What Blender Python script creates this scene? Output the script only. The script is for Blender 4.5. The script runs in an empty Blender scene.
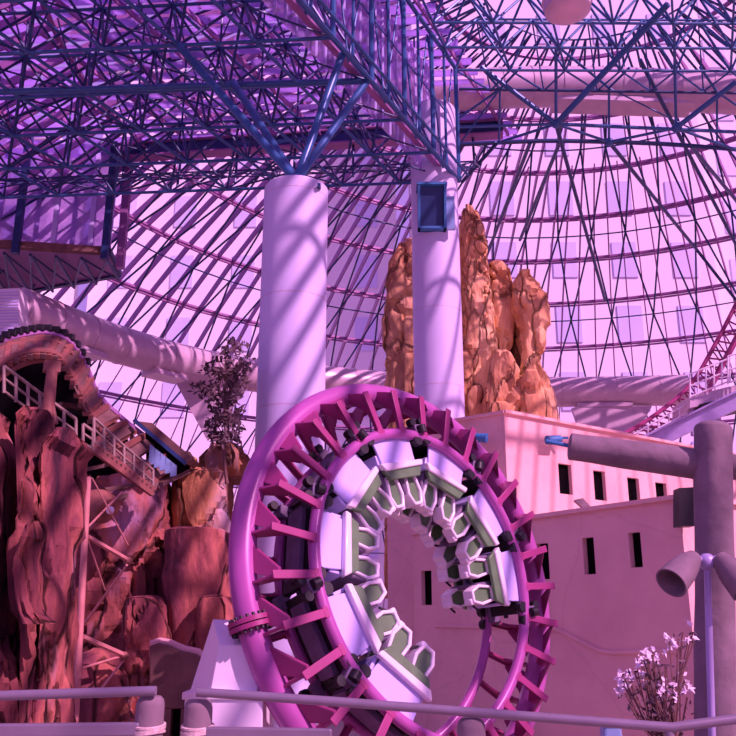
import bpy, math, random
from mathutils import Vector as V, Matrix, noise
random.seed(7)
S = bpy.context.scene
C = S.collection
PI = math.pi
R = math.radians

# ------------------------------------------------------------------ camera
CAMZ, F, TH = 1.65, 850.0, R(16)
cam = bpy.data.objects.new('camera', bpy.data.cameras.new('camera'))
C.objects.link(cam); S.camera = cam
cam.location = (0, 0, CAMZ); cam.rotation_euler = (PI/2 + TH, 0, 0)
cam.data.sensor_width = 36; cam.data.lens = 36*F/736; cam.data.clip_end = 1500; cam.data.clip_start = .05

def at(px, py, Y):
    x = (px-368)/F; y = (368-py)/F
    r = V((x, math.cos(TH)-y*math.sin(TH), math.sin(TH)+y*math.cos(TH)))
    return V((0, 0, CAMZ)) + r*(Y/r.y)

def atz(px, py, z):
    x = (px-368)/F; y = (368-py)/F
    r = V((x, math.cos(TH)-y*math.sin(TH), math.sin(TH)+y*math.cos(TH)))
    return V((0, 0, CAMZ)) + r*((z-CAMZ)/r.z)

def proj(P):
    z = P.z-CAMZ
    d = P.y*math.cos(TH)+z*math.sin(TH); u = -P.y*math.sin(TH)+z*math.cos(TH)
    if d < .1: return None
    return (368+F*P.x/d, 368-F*u/d, d)

# ------------------------------------------------------------------ materials
def new_mat(name):
    m = bpy.data.materials.new(name); m.use_nodes = True
    nt = m.node_tree; b = nt.nodes['Principled BSDF']
    return m, nt, b

def ramp(nt, stops):
    r = nt.nodes.new('ShaderNodeValToRGB')
    e = r.color_ramp.elements
    while len(e) < len(stops): e.new(.5)
    for k, (p, c) in enumerate(stops):
        e[k].position = p; e[k].color = (*c, 1)
    return r

def coords(nt, scale=(1, 1, 1)):
    g = nt.nodes.new('ShaderNodeNewGeometry')
    mp = nt.nodes.new('ShaderNodeMapping'); mp.inputs['Scale'].default_value = scale
    nt.links.new(g.outputs['Position'], mp.inputs['Vector'])
    return mp.outputs['Vector']

def ocoords(nt, scale=(1, 1, 1)):
    g = nt.nodes.new('ShaderNodeTexCoord')
    mp = nt.nodes.new('ShaderNodeMapping'); mp.inputs['Scale'].default_value = scale
    nt.links.new(g.outputs['Object'], mp.inputs['Vector'])
    return mp.outputs['Vector']

def plain(name, c, rough=.5, metal=0., var=.12, scale=3., bump=0., spec=.5):
    m, nt, b = new_mat(name)
    n = nt.nodes.new('ShaderNodeTexNoise'); n.inputs['Scale'].default_value = scale; n.inputs['Detail'].default_value = 4
    nt.links.new(ocoords(nt), n.inputs['Vector'])
    lo = tuple(x*(1-var) for x in c); hi = tuple(min(1, x*(1+var)) for x in c)
    r = ramp(nt, [(.3, lo), (.7, hi)])
    nt.links.new(n.outputs['Fac'], r.inputs['Fac']); nt.links.new(r.outputs['Color'], b.inputs['Base Color'])
    b.inputs['Roughness'].default_value = rough; b.inputs['Metallic'].default_value = metal
    b.inputs['Specular IOR Level'].default_value = spec
    if bump:
        bp = nt.nodes.new('ShaderNodeBump'); bp.inputs['Strength'].default_value = bump; bp.inputs['Distance'].default_value = .05
        nt.links.new(n.outputs['Fac'], bp.inputs['Height']); nt.links.new(bp.outputs['Normal'], b.inputs['Normal'])
    return m

def rock_mat(name, cols, scale=.35, crack=.75):
    m, nt, b = new_mat(name)
    v = coords(nt, (1, 1, .45))
    n = nt.nodes.new('ShaderNodeTexNoise'); n.inputs['Scale'].default_value = scale; n.inputs['Detail'].default_value = 7; n.inputs['Roughness'].default_value = .62
    nt.links.new(v, n.inputs['Vector'])
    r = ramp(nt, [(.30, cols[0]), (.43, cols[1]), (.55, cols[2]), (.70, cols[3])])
    nt.links.new(n.outputs['Fac'], r.inputs['Fac'])
    dist = nt.nodes.new('ShaderNodeTexNoise'); dist.inputs['Scale'].default_value = 1.2; dist.inputs['Detail'].default_value = 3
    nt.links.new(v, dist.inputs['Vector'])
    ad = nt.nodes.new('ShaderNodeMixRGB'); ad.blend_type = 'ADD'; ad.inputs['Fac'].default_value = .9
    nt.links.new(v, ad.inputs['Color1']); nt.links.new(dist.outputs['Color'], ad.inputs['Color2'])
    vo = nt.nodes.new('ShaderNodeTexVoronoi'); vo.feature = 'DISTANCE_TO_EDGE'; vo.inputs['Scale'].default_value = .42
    nt.links.new(ad.outputs['Color'], vo.inputs['Vector'])
    cr = ramp(nt, [(0., (0, 0, 0)), (.035, (1, 1, 1))])
    nt.links.new(vo.outputs['Distance'], cr.inputs['Fac'])
    mix = nt.nodes.new('ShaderNodeMixRGB'); mix.blend_type = 'MULTIPLY'; mix.inputs['Fac'].default_value = crack
    nt.links.new(r.outputs['Color'], mix.inputs['Color1']); nt.links.new(cr.outputs['Color'], mix.inputs['Color2'])
    nt.links.new(mix.outputs['Color'], b.inputs['Base Color'])
    vb = nt.nodes.new('ShaderNodeTexVoronoi'); vb.inputs['Scale'].default_value = .42
    nt.links.new(ad.outputs['Color'], vb.inputs['Vector'])
    sx = nt.nodes.new('ShaderNodeSeparateColor'); nt.links.new(vb.outputs['Color'], sx.inputs[0])
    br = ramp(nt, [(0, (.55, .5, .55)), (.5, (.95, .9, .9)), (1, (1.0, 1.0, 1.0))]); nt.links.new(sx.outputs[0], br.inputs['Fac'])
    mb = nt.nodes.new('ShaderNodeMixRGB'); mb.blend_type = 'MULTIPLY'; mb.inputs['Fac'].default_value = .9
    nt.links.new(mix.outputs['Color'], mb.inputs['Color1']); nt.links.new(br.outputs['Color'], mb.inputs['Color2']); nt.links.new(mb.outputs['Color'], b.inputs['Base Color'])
    n2 = nt.nodes.new('ShaderNodeTexNoise'); n2.inputs['Scale'].default_value = 2.2; n2.inputs['Detail'].default_value = 8
    nt.links.new(v, n2.inputs['Vector'])
    mm = nt.nodes.new('ShaderNodeMath'); mm.operation = 'ADD'
    nt.links.new(n2.outputs['Fac'], mm.inputs[0]); nt.links.new(cr.outputs['Color'], mm.inputs[1])
    bp = nt.nodes.new('ShaderNodeBump'); bp.inputs['Strength'].default_value = .8; bp.inputs['Distance'].default_value = .25
    nt.links.new(mm.outputs[0], bp.inputs['Height']); nt.links.new(bp.outputs['Normal'], b.inputs['Normal'])
    b.inputs['Roughness'].default_value = .85; b.inputs['Specular IOR Level'].default_value = .2
    return m

def stucco(name, c, c2):
    m, nt, b = new_mat(name)
    v = coords(nt)
    n = nt.nodes.new('ShaderNodeTexNoise'); n.inputs['Scale'].default_value = .5; n.inputs['Detail'].default_value = 6
    nt.links.new(v, n.inputs['Vector'])
    r = ramp(nt, [(.35, c2), (.6, c)])
    nt.links.new(n.outputs['Fac'], r.inputs['Fac'])
    ad = nt.nodes.new('ShaderNodeMixRGB'); ad.blend_type = 'ADD'; ad.inputs['Fac'].default_value = 1.6
    nt.links.new(v, ad.inputs['Color1']); nt.links.new(n.outputs['Color'], ad.inputs['Color2'])
    vo = nt.nodes.new('ShaderNodeTexVoronoi'); vo.feature = 'DISTANCE_TO_EDGE'; vo.inputs['Scale'].default_value = .2
    nt.links.new(ad.outputs['Color'], vo.inputs['Vector'])
    cr = ramp(nt, [(0., (.90, .88, .88)), (.012, (1, 1, 1))])
    nt.links.new(vo.outputs['Distance'], cr.inputs['Fac'])
    mix = nt.nodes.new('ShaderNodeMixRGB'); mix.blend_type = 'MULTIPLY'; mix.inputs['Fac'].default_value = .8
    nt.links.new(r.outputs['Color'], mix.inputs['Color1']); nt.links.new(cr.outputs['Color'], mix.inputs['Color2'])
    nt.links.new(mix.outputs['Color'], b.inputs['Base Color'])
    n2 = nt.nodes.new('ShaderNodeTexNoise'); n2.inputs['Scale'].default_value = 3; n2.inputs['Detail'].default_value = 6
    nt.links.new(v, n2.inputs['Vector'])
    bp = nt.nodes.new('ShaderNodeBump'); bp.inputs['Strength'].default_value = .35; bp.inputs['Distance'].default_value = .08
    nt.links.new(n2.outputs['Fac'], bp.inputs['Height']); nt.links.new(bp.outputs['Normal'], b.inputs['Normal'])
    b.inputs['Roughness'].default_value = .9; b.inputs['Specular IOR Level'].default_value = .15
    return m

def glass(name, c):
    m = bpy.data.materials.new(name); m.use_nodes = True
    nt = m.node_tree; nt.nodes.clear()
    o = nt.nodes.new('ShaderNodeOutputMaterial')
    t = nt.nodes.new('ShaderNodeBsdfTransparent'); t.inputs['Color'].default_value = (*c, 1)
    g = nt.nodes.new('ShaderNodeBsdfGlossy'); g.inputs['Roughness'].default_value = .15; g.inputs['Color'].default_value = (*c, 1)
    mx = nt.nodes.new('ShaderNodeMixShader'); mx.inputs[0].default_value = .04
    nt.links.new(t.outputs[0], mx.inputs[1]); nt.links.new(g.outputs[0], mx.inputs[2]); nt.links.new(mx.outputs[0], o.inputs[0])
    return m

def translucent(name, c, fac=.6, tr=0.):
    m = bpy.data.materials.new(name); m.use_nodes = True
    nt = m.node_tree; nt.nodes.clear()
    o = nt.nodes.new('ShaderNodeOutputMaterial')
    n = nt.nodes.new('ShaderNodeTexNoise'); n.inputs['Scale'].default_value = .5; n.inputs['Detail'].default_value = 3
    nt.links.new(coords(nt), n.inputs['Vector'])
    r = ramp(nt, [(.3, tuple(x*.8 for x in c)), (.7, tuple(min(1, x*1.15) for x in c))])
    nt.links.new(n.outputs['Fac'], r.inputs['Fac'])
    t = nt.nodes.new('ShaderNodeBsdfTranslucent'); d = nt.nodes.new('ShaderNodeBsdfDiffuse')
    nt.links.new(r.outputs['Color'], t.inputs['Color']); nt.links.new(r.outputs['Color'], d.inputs['Color'])
    mx = nt.nodes.new('ShaderNodeMixShader'); mx.inputs[0].default_value = fac
    nt.links.new(d.outputs[0], mx.inputs[1]); nt.links.new(t.outputs[0], mx.inputs[2])
    last = mx
    if tr:
        tt = nt.nodes.new('ShaderNodeBsdfTransparent'); nt.links.new(r.outputs['Color'], tt.inputs['Color'])
        m2 = nt.nodes.new('ShaderNodeMixShader'); m2.inputs[0].default_value = tr
        nt.links.new(mx.outputs[0], m2.inputs[1]); nt.links.new(tt.outputs[0], m2.inputs[2]); last = m2
    nt.links.new(last.outputs[0], o.inputs[0])
    return m

M = dict(
 glass=glass('tinted dome glass', (.86, .38, .93)),
 clere=translucent('clerestory glazing', (.80, .68, 1.0), .8, .6),
 deck=translucent('roof deck panel', (.66, .52, .90), .85, .16),
 blue=plain('blue painted steel', (.035, .13, .30), .35, .2, .1),
 navy=plain('navy painted steel', (.02, .055, .15), .4, .2, .1),
 maroon=plain('plum painted steel', (.34, .15, .36), .45, .1, .1),
 column=plain('white painted concrete', (.64, .64, .86), .55, 0, .03, .6),
 duct=plain('pale metal duct', (.62, .50, .57), .38, .2, .08, 1.5),
 pink=plain('magenta painted track steel', (.42, .105, .36), .32, .05, .08, 1.5),
 pinkd=plain('magenta painted tie steel', (.32, .04, .165), .4, .05, .1, 2),
 white=plain('white painted steel', (.88, .86, .90), .4, 0, .03),
 rock=rock_mat('red canyon rock', [(.06, .022, .035), (.22, .065, .075), (.44, .15, .11), (.44, .26, .36)], .6),
 rocko=rock_mat('orange canyon rock', [(.34, .16, .08), (.66, .36, .17), (.95, .64, .30), (.85, .58, .38)], .3, .45),
 rockb=rock_mat('brown rock ledge', [(.12, .06, .04), (.33, .15, .07), (.55, .27, .12), (.48, .36, .38)], .5),
 stucco=stucco('pink beige stucco', (.85, .57, .50), (.76, .49, .45)),
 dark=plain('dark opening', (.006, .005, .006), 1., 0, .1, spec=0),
 black=plain('black running gear', (.012, .011, .014), .5, .2, .2, 6),
 lilac=plain('lilac car panel', (.62, .60, .95), .3, 0, .04, 2, 0, .6),
 carwhite=plain('glossy white trim', (.90, .88, .90), .25, 0, .03, 2, 0, .6),
 green=plain('green seat panel', (.12, .24, .10), .35, 0, .15, 3),
 greyseat=plain('grey padded seat', (.16, .12, .2), .6, 0, .2, 4),
 rust=plain('rusty red steel', (.26, .10, .075), .6, .1, .25, 3, .1),
 pole=plain('salmon painted steel', (.62, .28, .24), .5, .1, .15, 3),
 brown=plain('brown weathered board', (.17, .09, .075), .75, 0, .3, 2, .2),
 tan=plain('tan railing paint', (.32, .24, .19), .6, .1, .2, 5),
 log=plain('weathered grey log', (.21, .16, .18), .8, 0, .2, 4, .4),
 rail=plain('grey painted handrail', (.24, .21, .26), .4, .3, .1, 6),
 rope=plain('tan rope', (.60, .50, .45), .9, 0, .2, 30, .3),
 leaf=plain('dark purple green leaf', (.10, .06, .07), .7, 0, .3, 8),
 flower=plain('white blossom', (.85, .75, .82), .6, 0, .05, 8),
 bark=plain('thin brown bark', (.16, .08, .07), .8, 0, .2, 8),
 sheet=plain('blue glazing bar pane', (.25, .42, .62), .3, 0, .2, 2),
 teal=plain('teal speaker housing', (.04, .20, .42), .5, 0, .1, 3),
 floor=plain('park paving', (.36, .28, .25), .85, 0, .2, .3, .1),
 hotel=plain('white tower facade', (.80, .80, .82), .8, 0, .03, .05),
 hglass=plain('tower window glass', (.60, .62, .86), .35, 0, .12, .05),
 hpost=plain('violet steel beam', (.42, .38, .62), .4, .1, .08),
)

# ------------------------------------------------------------------ mesh builder
class MB:
    def __init__(s): s.v = []; s.f = []
    def ring(s, c, r, ax, n, up=None, rx=None):
        ax = ax.normalized()
        up = up or (V((0, 0, 1)) if abs(ax.z) < .95 else V((0, 1, 0)))
        a = ax.cross(up).normalized(); b = a.cross(ax).normalized()
        i0 = len(s.v)
        for k in range(n):
            t = 2*PI*(k+.5)/n
            s.v.append(c + a*(r if rx is None else rx)*math.cos(t) + b*r*math.sin(t))
        return i0
    def bridge(s, i, j, n):
        for k in range(n):
            l = (k+1) % n
            s.f.append((i+k, i+l, j+l, j+k))
    def cap(s, i, n, flip=False):
        q = list(range(i, i+n)); s.f.append(tuple(q[::-1] if flip else q))
    def tube(s, a, b, r, n=6, r2=None):
        a = V(a); b = V(b)
        if (b-a).length < 1e-5: return s
        i = s.ring(a, r, b-a, n); j = s.ring(b, r if r2 is None else r2, b-a, n)
        s.bridge(i, j, n); s.cap(i, n, True); s.cap(j, n)
        return s
    def path(s, P, r, n=8, closed=False, up=None):
        P = [V(p) for p in P]; m = len(P); pr = None
        rr = r if isinstance(r, (list, tuple)) else [r]*m
        for k in range(m):
            if k == 0: t = P[1]-P[0]
            elif k == m-1: t = P[-1]-P[-2]
            else: t = (P[k+1]-P[k]).normalized()+(P[k]-P[k-1]).normalized()
            u = up(k) if callable(up) else up
            i = s.ring(P[k], rr[k], t, n, u)
            if pr is not None: s.bridge(pr, i, n)
            else: s.cap(i, n, True)
            pr = i
        s.cap(pr, n)
        return s
    def box(s, c, sz, X=None, Y=None, Z=None):
        X = V(X) if X is not None else V((1, 0, 0)); Y = V(Y) if Y is not None else V((0, 1, 0)); Z = V(Z) if Z is not None else V((0, 0, 1))
        c = V(c); i = len(s.v)
        for dz in (-.5, .5):
            for dx, dy in ((-.5, -.5), (.5, -.5), (.5, .5), (-.5, .5)):
                s.v.append(c+X*dx*sz[0]+Y*dy*sz[1]+Z*dz*sz[2])
        s.f += [(i, i+3, i+2, i+1), (i+4, i+5, i+6, i+7)]
        for k in range(4):
            l = (k+1) % 4; s.f.append((i+k, i+l, i+4+l, i+4+k))
        return s
    def bar(s, a, b, w, h, up=(0, 0, 1)):
        a = V(a); b = V(b); d = (b-a); L = d.length; d = d/L
        u = V(up); x = d.cross(u)
        if x.length < 1e-4: x = d.cross(V((0, 1, 0)))
        x.normalize(); z = x.cross(d)
        return s.box((a+b)/2, (w, L, h), x, d, z)
    def prism(s, poly, ext):
        poly = [V(p) for p in poly]; e = V(ext); i = len(s.v); n = len(poly)
        s.v += [p.copy() for p in poly] + [p+e for p in poly]
        s.f.append(tuple(range(i, i+n))[::-1]); s.f.append(tuple(range(i+n, i+2*n)))
        for k in range(n):
            l = (k+1) % n; s.f.append((i+k, i+l, i+n+l, i+n+k))
        return s
    def quad(s, *p):
        i = len(s.v); s.v += [V(q) for q in p]; s.f.append(tuple(range(i, i+len(p)))); return s
    def ball(s, c, r, n=8, m=6, sq=(1, 1, 1)):
        c = V(c); pr = None
        for k in range(1, m):
            t = PI*k/m; i = len(s.v)
            for q in range(n):
                a = 2*PI*q/n
                s.v.append(c+V((r*sq[0]*math.sin(t)*math.cos(a), r*sq[1]*math.sin(t)*math.sin(a), r*sq[2]*math.cos(t))))
            if pr is None: s.cap(i, n)
            else: s.bridge(i, pr, n)
            pr = i
        s.cap(pr, n, True)
        return s
    def lathe(s, prof, o, ax, n=24):
        o = V(o); ax = V(ax).normalized(); pr = None
        for (r, h) in prof:
            i = s.ring(o+ax*h, max(r, .0005), ax, n)
            if pr is None: s.cap(i, n, True)
            else: s.bridge(pr, i, n)
            pr = i
        s.cap(pr, n)
        return s
    def build(s, name, mat, parent=None, smooth=True, bevel=0, local=False):
        off = V((0, 0, 0))
        if parent is not None and not local: off = origin(parent)
        me = bpy.data.meshes.new(name); me.from_pydata([tuple(v-off) for v in s.v], [], s.f); me.update()
        o = bpy.data.objects.new(name, me); C.objects.link(o)
        me.materials.append(M[mat] if isinstance(mat, str) else mat)
        if parent is not None: o.parent = parent
        if smooth:
            me.shade_smooth(); me.set_sharp_from_angle(angle=R(38))
        if bevel:
            b = o.modifiers.new('bevel', 'BEVEL'); b.width = bevel; b.segments = 2; b.limit_method = 'ANGLE'
        return o

def origin(o):
    p = V(o.location)
    while o.parent: o = o.parent; p += o.location
    return p

def thing(name, label, cat, loc=(0, 0, 0), group=None):
    o = bpy.data.objects.new(name, None); C.objects.link(o)
    o.location = loc; o.empty_display_size = .3
    o['label'] = label; o['category'] = cat
    if group: o['group'] = group
    return o
def tag(o, label, cat, group=None):
    o['label'] = label; o['category'] = cat
    if group: o['group'] = group
    return o
def struct(o): o['kind'] = 'structure'; return o
def copy_tree(o, parent=None):
    c = o.copy(); C.objects.link(c)
    c.parent = parent
    for ch in list(o.children): copy_tree(ch, c)
    return c

# ------------------------------------------------------------------ setting: ground, dome
GZ = -4.0
DC = V((14., 42., -28.7)); DR = 70.0
def dome(z, az, r=DR):
    rr = math.sqrt(max(0, r*r-(z-DC.z)**2))
    return V((DC.x+rr*math.sin(az), DC.y+rr*math.cos(az), z))
b = MB(); b.box((14, 42, GZ-.25), (2600, 2600, .5)); struct(b.build('floor', 'floor', smooth=False))
b = MB(); b.box((0, 0, -.15), (60, 13, .3)); 
b.box((0, 6.3, -2.2), (60, .4, 3.8))
wk = thing('walkway', 'grey paved walkway deck under the foreground handrail', 'walkway', (0, 0, 0)); wk['kind'] = 'structure'
C.objects.unlink(wk); bpy.data.objects.remove(wk)
o = b.build('trim_1', 'floor', smooth=False); struct(o)

b = MB(); n = 96; zs = [GZ+.0, 2, 8, 14, 20, 24, 28, 31, 33.5, 36, 38, 39.5, 40.6]
pr = None
for z in zs:
    i = len(b.v)
    for k in range(n): b.v.append(dome(z, 2*PI*k/n))
    if pr is not None: b.bridge(pr, i, n)
    pr = i
b.cap(pr, n)
ceiling = struct(b.build('ceiling', 'glass', smooth=False))

dome_frame = thing('dome_frame', 'curved plum and blue steel lattice carrying the pink glass dome', 'dome frame', (14, 42, GZ))
RINGS = [14.5, 20.5, 24.3, 27.5, 30.6, 33.2, 35.3, 37.2, 38.8, 40.0]
for z in RINGS:
    b = MB()
    P = [dome(z, R(a), DR-.45) for a in range(-180, 181, 3)]
    P2 = [dome(z-.38, R(a), DR-.9) for a in range(-180, 181, 3)]
    b.path(P, .17, 6); b.path(P2, .10, 5)
    b.build('ring_beam', 'maroon', dome_frame)
for k in range(-75, 75):
    az = R(k*2.4+.7); b = MB()
    top = 39.6 if k % 2 == 0 else 37.2
    zz = [GZ, 4, 10] + [q for q in RINGS if q <= top] + ([top] if top > 38.8 else [])
    lowp = [dome(z, az, DR-.5) for z in zz if z < 24.4]
    b.path(lowp, .06, 5)
    for q in range(len(lowp)-1, len(zz)-1):
        a0, a1 = dome(zz[q], az, DR-.2), dome(zz[q+1], az, DR-.2); c0, c1_ = dome(zz[q], az, DR-.75), dome(zz[q+1], az, DR-.75)
        tn = V((math.cos(az), -math.sin(az), 0))*.05
        i = len(b.v); b.v += [a0-tn, a0+tn, c0+tn, c0-tn, a1-tn, a1+tn, c1_+tn, c1_-tn]
        b.f += [(i, i+1, i+5, i+4), (i+1, i+2, i+6, i+5), (i+2, i+3, i+7, i+6), (i+3, i, i+4, i+7)]
    b.build('rib', 'maroon', dome_frame)

# triangulated inner net of the dome
net = []
RN = DR-1.9
LV = [8, 15.5, 22.5, 28.8, 33.6, 36.9, 39.0]
def nd(l, k): return dome(LV[l], R(k*6+(3 if l % 2 else 0)), RN)
for l in range(len(LV)):
    for k in range(-15, 16):
        a = nd(l, k)
        net.append((a, nd(l, k+1), .065))
        if l+1 < len(LV):
            if l % 2 == 0: net.append((a, nd(l+1, k), .085)); net.append((a, nd(l+1, k-1), .085))
            else: net.append((a, nd(l+1, k), .085)); net.append((a, nd(l+1, k+1), .085))
        # stand-offs to the outer skin
        zc = LV[l]
        for dz, da in ():
            net.append((a, dome(min(39.4, zc+dz), R(k*6+(3 if l % 2 else 0)+da), DR-.4), .04))
def vis_len(a, b):
    p, q = proj(a), proj(b)
    if not p or not q: return 0
    inside = any(-20 < p[0]+(q[0]-p[0])*t < 756 and -20 < p[1]+(q[1]-p[1])*t < 756 for t in (0, .25, .5, .75, 1))
    return math.hypot(p[0]-q[0], p[1]-q[1])*(1/(p[2]+q[2])) if inside else 0
def members(lst, name, mat, parent, n=100, sides=5):
    lst = sorted(lst, key=lambda m: -vis_len(m[0], m[1])*m[2])
    for a, b_, r in lst[:n]:
        MB().tube(a, b_, r, sides).build(name, mat, parent)
    if len(lst) > n:
        m = MB()
        for a, b_, r in lst[n:]: m.tube(a, b_, r, sides)
        o = m.build(name, mat, parent); o['kind'] = 'stuff'
members(net, 'brace', 'navy', dome_frame, 95)

# ------------------------------------------------------------------ ducts
def catmull(P, n=8):
    P = [V(p) for p in P]; out = []
    for i in range(len(P)-1):
        p0 = P[max(i-1, 0)]; p1 = P[i]; p2 = P[i+1]; p3 = P[min(i+2, len(P)-1)]
        for k in range(n):
            t = k/n
            out.append(.5*((2*p1)+(-p0+p2)*t+(2*p0-5*p1+4*p2-p3)*t*t+(-p0+3*p1-3*p2+p3)*t**3))
    out.append(P[-1]); return out
def duct(name, pts, r, label, seam=3, ncut=8, boxes=()):
    t = thing(name, label, 'duct', pts[0])
    P = catmull(pts, ncut)
    MB().path(P, r, 20).build('duct_body', 'duct', t)
    for k in range(seam, len(P)-1, seam):
        d = (P[k+1]-P[k-1]).normalized()
        MB().tube(P[k]-d*.06, P[k]+d*.06, r*1.03, 20).build('seam_band', 'duct', t)
    for (k, L) in boxes:
        d = (P[min(k+1, len(P)-1)]-P[k-1]).normalized()
        MB().box(P[k]-V((0, 0, r*1.02)), (r*1.3, L, r*.28), d.cross(V((0, 0, 1))).normalized(), d, V((0, 0, 1))).build('outlet_grille', 'duct', t, False, .03)
    return t
duct('air_duct', [at(18, 308, 52), at(70, 328, 56), at(120, 345, 60), at(190, 364, 65), at(260, 376, 70), at(330, 382, 73), at(400, 388, 75), at(480, 391, 76.5), at(560, 392, 77), at(640, 391, 76.5), at(688, 390, 75.5)], 1.42,
     'long pale round duct curving behind both white columns', 4, 6, ((8, 2.6), (16, 3), (51, 5)))
duct('air_duct', [at(380, 93, 47), at(460, 90, 48), at(540, 87, 48.6), at(620, 88, 48.8), at(700, 92, 48.4), at(790, 97, 47.6)], 1.32,
     'fat pale round duct across upper right, under the roof lattice', 3, 8, ((24, 9),))

# grey fins under the lower duct
def fin(pts, Y, label):
    p = [at(x, y, Y) for x, y in pts]
    tag(MB().prism(p, (0, .5, 0)).build('support_fin', 'duct', None, False), label, 'support')
fin([(172, 376), (246, 388), (207, 440)], 67, 'grey triangular fin under the duct beside the dark tree')
fin([(572, 408), (652, 406), (630, 448), (586, 448)], 76, 'grey tapered fin under the duct above the pink building')

# pink drum at the top
t = thing('ceiling_drum', 'round pink drum hanging at the top edge of the picture', 'drum', at(567, 17, 30))
p = at(567, 2, 30)
MB().lathe([(.3, -.62), (.72, -.6), (.95, -.42), (1.0, -.1), (1.0, 2.2), (.6, 2.4)], p, (0, 0, 1), 32).build('drum_body', 'duct', t)
MB().lathe([(1.04, -.05), (1.04, .08)], p, (0, 0, 1), 32).build('rim_band', 'duct', t)
MB().tube(p+V((0, 0, 2.3)), p+V((0, 0, 16)), .05, 6).build('hanger_rod', 'navy', t)

# ------------------------------------------------------------------ columns
c1 = at(294.5, 260, 30); c2 = at(436, 260, 43)
ztop1 = atz(297, 183, 0).z
col1 = thing('support_column', 'thick white round column ending under the blue roof struts, left of the other', 'column', (c1.x, c1.y, GZ))
zt = at(297, 190, 30).z
MB().lathe([(1.24, 0), (1.24, zt-GZ-.05), (1.2, zt-GZ)], (c1.x, c1.y, GZ), (0, 0, 1), 64).build('shaft', 'column', col1)
for k in range(1, 6): MB().lathe([(1.243, 0), (1.243, .03)], (c1.x, c1.y, GZ+k*4.2), (0, 0, 1), 64).build('joint_line', 'duct', col1)
MB().lathe([(.75, 0), (.75, .15), (.35, .5)], (c1.x, c1.y, zt), (0, 0, 1), 24).build('bearing_cap', 'blue', col1)
MB().box((c1.x+.95, c1.y-.95, zt-.35), (.12, .3, .12)).build('bracket', 'navy', col1, False)
col2 = thing('support_column', 'white round column with a teal box near its top, beside the rock spire', 'column', (c2.x, c2.y, GZ))
zt2 = at(437, 112, 43).z
MB().lathe([(1.3, 0), (1.3, zt2-GZ)], (c2.x, c2.y, GZ), (0, 0, 1), 64).build('shaft', 'column', col2)
for k in range(1, 8): MB().lathe([(1.303, 0), (1.303, .03)], (c2.x, c2.y, GZ+k*4.2), (0, 0, 1), 64).build('joint_line', 'duct', col2)
# teal box
q = at(432, 230, 41.5); h = at(432, 189, 41.5).z-q.z
t = thing('speaker_box', 'teal box with dark sloping front on the white column', 'speaker', (q.x, 41.4, q.z))
sp = MB()
w = .75
for sx in (-1, 1):
    sp.prism([(q.x+sx*w, 41.75, q.z), (q.x+sx*w, 41.75, q.z+h), (q.x+sx*w, 40.7, q.z+h), (q.x+sx*w, 41.2, q.z)], (-sx*.12, 0, 0))
sp.box((q.x, 41.25, q.z+h-.06), (1.62, 1.1, .14)); sp.box((q.x, 41.5, q.z+.06), (1.5, .5, .12))
sp.box((q.x, 41.72, q.z+h/2), (1.5, .08, h)); sp.build('housing', 'teal', t, False)
MB().prism([(q.x-w+.13, 41.7, q.z+.1), (q.x-w+.13, 41.7, q.z+h-.14), (q.x-w+.13, 40.95, q.z+h-.14), (q.x-w+.13, 41.4, q.z+.1)], (2*w-.26, 0, 0)).build('grille', 'navy', t, False)
for sx in (-.55, .55): MB().tube((q.x+sx, 41.3, q.z+h), (q.x+sx, 41.3, q.z+h+.3), .05).build('hanger', 'navy', t)
MB().box((q.x+1.0, 41.45, q.z+.95), (.45, .25, 1.9)).build('side_plate', 'sheet', t, False)

# ------------------------------------------------------------------ roof space frame (left)
ZB = at(459, 181, 43).z
B0 = V((at(459, 181, 43).x, 43, ZB))
U = V((-3.3, .25, 0)); W = V((-1.65, -3.1, 0))
frame = thing('roof_space_frame', 'big blue tube space frame filling the upper left, carried by the columns', 'roof truss', (B0.x, B0.y, ZB))
ZT = ZB+3.4
def BN(i, j): return B0+U*i+W*j
def TN(i, j): return B0+U*(i+.5)+W*(j+.5)+V((0, 0, ZT-ZB))
NI, NJ = 11, 8
web = []
for j in range(NJ+1):
    MB().path([BN(0, j), BN(NI, j)], .085, 8).build('bottom_chord', 'blue', frame)
for i in range(0, NI+1):
    MB().path([BN(i, 0), BN(i, NJ)], .085, 8).build('bottom_chord', 'blue', frame)
for j in range(NJ):
    MB().path([TN(0, j), TN(NI-1, j)], .08, 8).build('top_chord', 'blue', frame)
for i in range(NI):
    MB().path([TN(i, 0), TN(i, NJ-1)], .08, 8).build('top_chord', 'blue', frame)
for i in range(NI):
    for j in range(NJ):
        a = TN(i, j)
        for di, dj in ((0, 0), (1, 0), (0, 1), (1, 1)): web.append((BN(i+di, j+dj), a, .07))
        if i % 2 == 0: web.append((a, a+V((0, 0, 33.2-ZT)), .06))
        else:
            web.append((a, TN(i, j)+U*.5+V((0, 0, 33.2-ZT)), .05)); web.append((a, TN(i, j)-U*.5+V((0, 0, 33.2-ZT)), .05))
# skewed diagonals in the lower plane give the triangular pattern
for i in range(0, NI, 2):
    for j in range(0, NJ):
        web.append((BN(i, j), BN(i+1, j+1), .05))
# back fringe of the frame, lower nodes hanging behind the edge
for i in range(0, NI+2):
    q0 = BN(i, 0)+V((1.2, 2.4, 2.6)); q1 = BN(i+1, 0)+V((1.2, 2.4, 2.6))
    web += [(BN(i, 0), q0, .06), (q0, q1, .06), (BN(i+1, 0), q0, .06)]
    q2 = q0+V((1.0, 4.3, 2.0))
    web += [(q0, q2, .06), (q1, q2, .05), (q2, q0+U+V((1.0, 4.3, 2.)), .05), (q2, q2+V((0, 2, 2.2)), .05)]
members(web, 'web_strut', 'navy', frame, 98, 6)

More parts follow.
